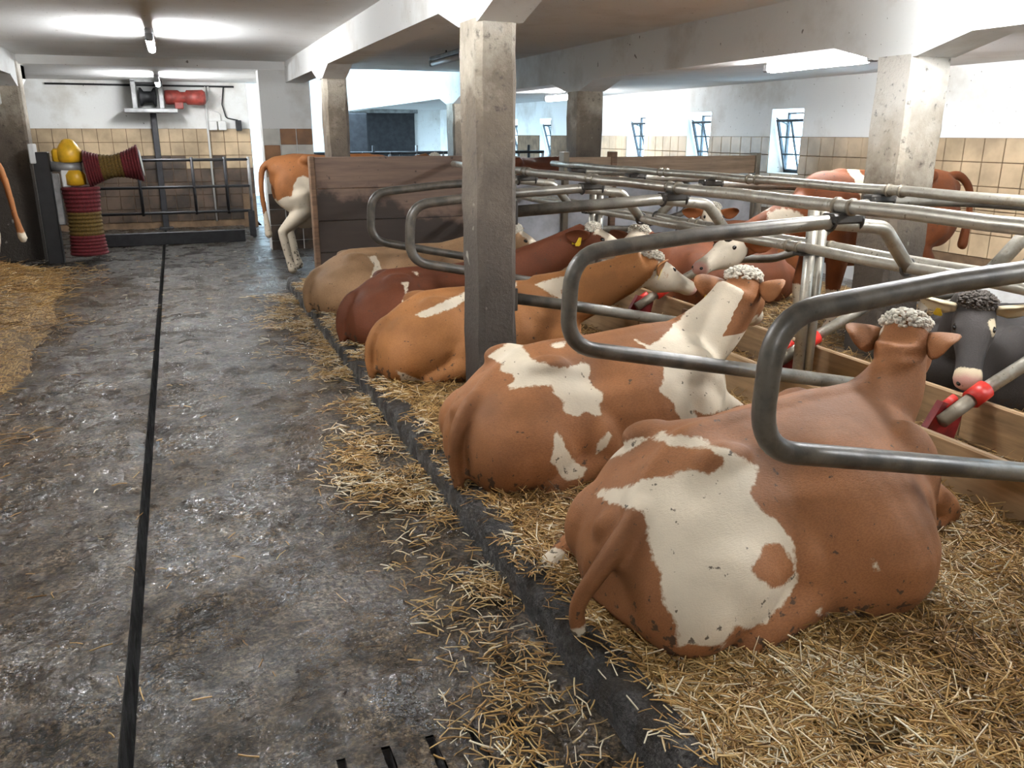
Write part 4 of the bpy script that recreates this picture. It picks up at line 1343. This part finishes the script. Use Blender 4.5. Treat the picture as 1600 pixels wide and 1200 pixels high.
C2_MARKS = [[(330,420),(370,380),(420,360),(460,365),(495,400),(500,420),(530,440),(600,460),(640,465),(690,455),(740,440),(760,450),(745,500),(760,540),(805,575),(790,620),(800,665),(740,650),(690,670),(650,655),(640,610),(600,570),(590,540),(540,535),(480,545),(420,555),(410,540),(435,510),(430,490),(375,475),(385,450),(345,430)],
            [(610,720),(635,760),(650,800),(690,860),(740,880),(720,925),(660,940),(600,880),(585,850),(600,800),(600,750)], [(830,730),(850,750),(800,810),(775,830),(790,780)], [(590,365),(650,358),(640,378),(600,382)],
            [(940,350),(1000,372),(1060,330),(1180,200),(1260,120),(1340,80),(1410,90),(1435,310),(1400,380),(1400,430),(1470,480),(1470,600),(1230,665),(1180,640),(1210,690),(1160,705),(1110,650),(1090,600),(1050,560),(1060,480),(1050,410),(990,385)]]
def paint2(P, u, v, H, ear):
    w = umax(*[mark(640, 400, 2.6667, q) for q in C2_MARKS])
    w = np.where((H[:, 0] > -.085) & (P[:, 2] > .55), -1, w)
    w = np.where(ear, -1, umax(w, face(H, .10, .085), blob(H, (.03, .1, -.01), (.05, .05, .06))))
    return w, none(P)
make_cow('orange-brown cow with a white saddle stripe and white neck', (1.06, 3.50, BED-.02), math.radians(8), BROWN, paint2, poll=(1.74, -.03, .80), yaw=math.radians(36), pitch=.5, tags=(1,), back=.85, droop=.3, ear_out=.35, group=NEAR)
def paint3(P, u, v, H, ear):
    w = umax(mark(460, 340, 3.75, [(705,570),(800,525),(985,440),(1300,380),(1300,400),(1080,470),(980,495),(940,525),(760,590)]),
             mark(780, 240, 3.478, [(190,712),(270,688),(390,660),(390,720),(340,745),(370,800),(360,815),(280,760),(210,725)]),
             mark(460, 340, 3.75, [(590,890),(700,935),(800,985),(900,985),(900,1090),(660,1060),(640,990)]))
    w = np.where(H[:, 0] > -.1, -1, w)
    w = np.where(ear, -1, umax(w, face(H, .0, .12)))
    return w, none(P)
make_cow('light orange cow lying behind the grimy column', (1.10, 5.36, BED-.02), math.radians(0), ORANGE, paint3, poll=(2.03, -.36, .78), yaw=math.radians(12), pitch=.45, scale=.93, neck_r=((.16, .26), (.075, .13)), voxel=.016, tags=(-1,), back=.75, droop=.25, ear_out=.9, group=NEAR)
def paint4(P, u, v, H, ear):
    w = umax(mark(460, 340, 3.75, [(620,375),(670,375),(665,400),(655,440),(680,470),(710,510),(760,545),(720,575),(680,540),(625,515),(640,480),(650,440),(640,400)]), mark(460, 340, 3.75, [(690,318),(738,322),(720,342)]))
    w = np.where(ear, -1, umax(w, face(H, -.02, .08)))
    return w, none(P)
make_cow('dark red cow with a small white mark on its flank', (1.10, 6.38, BED-.02), math.radians(-2), RED, paint4, poll=(2.20, -.05, .85), yaw=math.radians(-50), scale=.93, neck_r=((.16, .26), (.075, .13)), pitch=.35, voxel=.018, tags=(-1,), back=.6, ear_out=.8, group=NEAR)
def paint5(P, u, v, H, ear):
    w = mark(460, 340, 3.75, [(430,225),(480,225),(515,300),(500,360),(440,370),(455,320),(470,280)])
    w = np.where(ear, -1, umax(w, face(H, -.02, .07)))
    return w, none(P)
make_cow('pale tan cow with a white blaze beside the brown partition', (1.03, 7.65, BED-.02), math.radians(-3), TAN, paint5, poll=(2.05, -.1, .72), yaw=math.radians(-35), scale=.93, pitch=.5, voxel=.02, group=NEAR)
# far row and standing animals
def paintS5(P, u, v, H, ear):
    w = umax(none(P), blob(P, (1.05, .2, 1.2), (.09, .4, .28)), .02-np.abs(P[:, 2]-.2)+.18)
    w = np.where(ear, -1, umax(w, fullface(H, .02), blob(P, (1.75, 0, .98), (.22, .25, .12))))
    return w, none(P)
make_cow('standing reddish-brown cow with lowered white face behind the head rails', (5.95, 5.28, BED-.02), math.radians(176), (.19, .056, .018), paintS5, 'stand', poll=(2.16, .12, .86), yaw=math.radians(20), pitch=.35, scale=.94, voxel=.018,
         tail=[(.02, 0, 1.30), (-.10, 0, 1.31), (-.20, .03, 1.20), (-.22, .05, 1.0), (-.2, .05, .7)], forelock=False)
def paintG(P, u, v, H, ear):
    w = np.where(ear, .05, umax(none(P), H[:, 0]-.43 + 0*u, blob(H, (.15, .09, .0), (.05, .04, .04))))
    w = np.where((H[:, 0] > .6) | (np.abs(H[:, 1]) > .2), np.where(ear, .05, -1), w)
    return w, none(P)
make_cow('dark grey cow with cream ears lying in the far row by the red foot', (5.51, 3.58, BED-.02), math.radians(184), GREY, paintG, poll=(1.62, .24, .72), yaw=math.radians(38), pitch=.85, scale=.95, voxel=.016, tuft_col='grey', white=(.6, .5, .34), tags=(-1,))
def paintF2(P, u, v, H, ear):
    return np.where(ear, -1, fullface(H, -.02)), none(P)
make_cow('red-brown cow with a white head lying in the far row behind the dark red cow', (5.50, 6.65, BED-.02), math.radians(180), (.16, .052, .022), paintF2, poll=(1.75, .15, .72), yaw=math.radians(40), pitch=.3, voxel=.02)
make_cow('brown cow with a white forehead lying furthest in the far row', (6.92, 8.10, BED-.02), math.radians(186), (.27, .09, .03), paintF2, poll=(1.62, .2, .78), yaw=math.radians(60), pitch=.4, voxel=.022)
def paintS1(P, u, v, H, ear):
    w = umax(none(P), .80-P[:, 2]+.12*np.sin(P[:, 0]*9), blob(P, (.36, -.3, .85), (.16, .3, .3)))
    return np.where(ear, -1, w), none(P)
make_cow('brown and white cow standing half hidden behind the brown partition', (1.02, 10.6, 0), 0, (.27, .105, .036), paintS1, 'stand', poll=(2.0, 0, 1.3), yaw=0, pitch=.4, voxel=.02, scale=1.02)
def paintS2(P, u, v, H, ear):
    return np.where(ear, -1, umax(none(P), .52-P[:, 2])), none(P)
make_cow('orange cow standing left of the walkway with only its tail in sight', (-1.80, 10.2, .12), math.radians(180), (.30, .12, .042), paintS2, 'stand', poll=(1.9, 0, 1.2), voxel=.022, tail=[(.02, 0, 1.29), (-.08, 0, 1.22), (-.13, 0, 1.0), (-.16, 0, .7), (-.2, 0, .45)])
make_cow('dark brown cow standing behind the far board partition', (3.72, 10.6, 0), 0, (.15, .045, .02), paintS2, 'stand', poll=(1.9, 0, 1.1), voxel=.025, scale=.98)

# ------------------------------------------------------------------ straw
SOLID = [(1.575, 1.81, 4.55, 4.88), (4.5, 4.84, 4.40, 4.74), (-2.15, -1.8, 7.3, 7.65), (3.08, 3.12, 1.0, 9.4), (3.70, 3.74, 1.0, 9.16)]
def blocked(P, m=.045):
    b = np.zeros(len(P), bool)
    for x0, x1, y0, y1 in SOLID:
        b |= (P[:, 0] > x0-m) & (P[:, 0] < x1+m) & (P[:, 1] > y0-m) & (P[:, 1] < y1+m)
    return b
def straw(name, P, length, tone, label, lift=.35, width=(.0014, .0032), seed=1):
    """one object of loose bent stalks lying on the given points"""
    r = np.random.default_rng(seed)
    # no stalk grows out of a pillar or a board
    k_ = ~blocked(P); P = P[k_]; tone = np.asarray(tone)[k_]
    n = len(P)
    yaw = r.uniform(0, 2*np.pi, n); pit = np.abs(r.normal(0, lift, n))*r.choice([1, .4], n)
    Ln = length*r.uniform(.45, 1.25, n); W = r.uniform(width[0], width[1], n)
    bend = r.normal(0, .12, n)
    d = np.stack([np.cos(yaw)*np.cos(pit), np.sin(yaw)*np.cos(pit), np.sin(pit)], 1)
    s = np.stack([-np.sin(yaw), np.cos(yaw), r.uniform(-.5, .5, n)], 1); s /= np.linalg.norm(s, axis=1)[:, None]
    up = np.cross(d, s)
    A = P - d*(Ln*.4)[:, None]*np.where(pit > .3, .3, 1)[:, None]; C = A + d*Ln[:, None]; B = (A+C)/2 + s*(bend*Ln)[:, None]*.5 + up*(np.abs(bend)*Ln)[:, None]*.4
    # triangular stalks: three edges, two segments
    e = [s*W[:, None], (-.5*s+.86*up)*W[:, None], (-.5*s-.86*up)*W[:, None]]
    V = np.stack([A+e[0], A+e[1], A+e[2], B+e[0], B+e[1], B+e[2], C+e[0], C+e[1], C+e[2]], 1).reshape(-1, 3)
    q = np.array([[0, 1, 4, 3], [1, 2, 5, 4], [2, 0, 3, 5], [3, 4, 7, 6], [4, 5, 8, 7], [5, 3, 6, 8]])
    Fa = (q[None]+9*np.arange(n)[:, None, None]).reshape(-1, 4)
    me = bpy.data.meshes.new(name)
    me.vertices.add(len(V)); me.vertices.foreach_set('co', V.ravel())
    me.loops.add(Fa.size); me.loops.foreach_set('vertex_index', Fa.ravel())
    me.polygons.add(len(Fa)); me.polygons.foreach_set('loop_start', np.arange(0, Fa.size, 4))
    me.update(calc_edges=True)
    at = me.attributes.new('tone', 'FLOAT', 'POINT'); at.data.foreach_set('value', np.repeat(tone, 9).astype(np.float32))
    me.materials.append(M['straw'])
    o = link(bpy.data.objects.new(name, me))
    tag(o, label, 'straw', None, 'stuff')
    return o
def spread(n, x0, x1, y0, y1, seed, dens=None):
    r = np.random.default_rng(seed)
    x = r.uniform(x0, x1, n); y = r.uniform(y0, y1, n)
    if dens is not None:
        k = r.random(n) < dens(x, y); x = x[k]; y = y[k]
    return x, y, r
# bedding, thick near the camera and thinner further in
x, y, r = spread(95000, 1.10, 3.4, .85, 3.3, 3, lambda x, y: np.clip(.75+1.6*fbm(x*2.2, y*2.2, 3), .15, 1))
hole = np.exp(-(((x-1.56)/.13)**2+((y-1.37)/.095)**2)**2)
k = r.random(len(x)) > hole*.95; x, y = x[k], y[k]
tn = np.clip(.54+.9*fbm(x*3, y*3, 3)+r.normal(0, .25, len(x)), 0, 1)
straw('straw_bedding', np.stack([x, y, bed_z(x, y)+r.uniform(-.005, .03, len(x))], 1), .12, tn, 'thick golden straw bedding around the nearest cow', .28, seed=4)
x, y, r = spread(36000, 1.10, 3.7, 3.3, 9.3, 5, lambda x, y: np.clip(1.0-.10*(y-3.3), .3, 1))
tn = np.clip(.52+.8*fbm(x*3, y*3, 3)+r.normal(0, .2, len(x)), 0, 1)
straw('straw_bedding', np.stack([x, y, bed_z(x, y)+r.uniform(-.005, .025, len(x))], 1), .12, tn, 'straw bedding between the cows further along the row', .3, seed=6)
x, y, r = spread(9000, 3.1, 6.2, 1.8, 6.5, 7)
tn = np.clip(.45+r.normal(0, .25, len(x)), 0, 1)
straw('straw_bedding', np.stack([x, y, bed_z(x, y)+r.uniform(0, .04, len(x))], 1), .13, tn, 'straw bedding under the far row behind the brisket boards', .35, seed=8)
# straw trodden out over the kerb onto the walkway
def out_d(x, y):
    band = np.clip((x-.36+.7*fbm(x*1.4, y*1.3, 3))*1.45, 0, 1)**1.6
    return band*np.clip(fbm(x*3.0+3, y*4.2, 3)*3.2+.45, 0.06, 1)*np.clip(1.2-.07*y, .3, 1)
x, y, r = spread(72000, -.1, 1.16, 1.2, 9, 9, out_d)
z = np.where(x > 1.0, .13, .010)+r.uniform(0, .022, len(x))
keep = (x < 1.0) | (r.random(len(x)) < .55); x, y, z = x[keep], y[keep], z[keep]
tn = np.clip(.66+.6*fbm(x*4, y*4, 3)+r.normal(0, .27, len(x)), 0, 1)
straw('scattered_straw', np.stack([x, y, z], 1), .072, tn, 'pale straw scattered along the kerb on the wet walkway', .16, seed=10)
x, y, r = spread(420, -2.0, 1.0, 1.3, 13, 11)
tn = np.clip(.45+r.normal(0, .3, len(x)), 0, 1)
straw('scattered_straw', np.stack([x, y, np.full(len(x), .012)], 1), .06, tn, 'single stalks strewn over the wet walkway', .06, seed=12)
# left edge: bedding heap
def heap_z(x, y):
    return np.clip((-1.25-x+.5*fbm(x*.9, y*.6, 3))*.45, 0, .32)*np.clip((11.8-y)/1.2, 0, 1)*(1+.6*fbm(x*3, y*3, 3))
xs = np.arange(-3.6, -.6, .05); ys = np.arange(2.0, 12.4, .07)
X, Y = np.meshgrid(xs, ys); Z = heap_z(X, Y)-.008
ny, nx = X.shape
hb = MB(); hb.V = np.stack([X.ravel(), Y.ravel(), Z.ravel()], 1).tolist()
hb.F = [(j*nx+i, j*nx+i+1, (j+1)*nx+i+1, (j+1)*nx+i) for j in range(ny-1) for i in range(nx-1)]
struct(hb, 'floor_left_bedding', M['straw_base'], 'heaped dirty bedding left of the walkway', True)
x, y, r = spread(30000, -3.2, -.5, 2.0, 12.0, 13, lambda x, y: np.clip((-1.0-x+.9*fbm(x*1.4, y*1.0, 3))*1.3, 0, 1)*np.clip((12.0-y), 0, 1)*np.clip(.2+(y-4.5)*.3, .12, 1))
tn = np.clip(.42+.6*fbm(x*3, y*3, 3)+r.normal(0, .2, len(x)), 0, 1)
straw('straw_heap', np.stack([x, y, heap_z(x, y)+.01+r.uniform(0, .02, len(x))], 1), .13, tn, 'golden straw heap left of the wet walkway', .22, seed=14)
x, y, r = spread(300, -1.0, -.76, 2.2, 2.55, 15)
straw('straw_wisp', np.stack([x, y, np.full(len(x), .02)+r.uniform(0, .05, len(x))], 1), .09, np.clip(.6+r.normal(0, .25, len(x)), 0, 1), 'small straw wisp on the wet floor left of the channel', .3, seed=16)
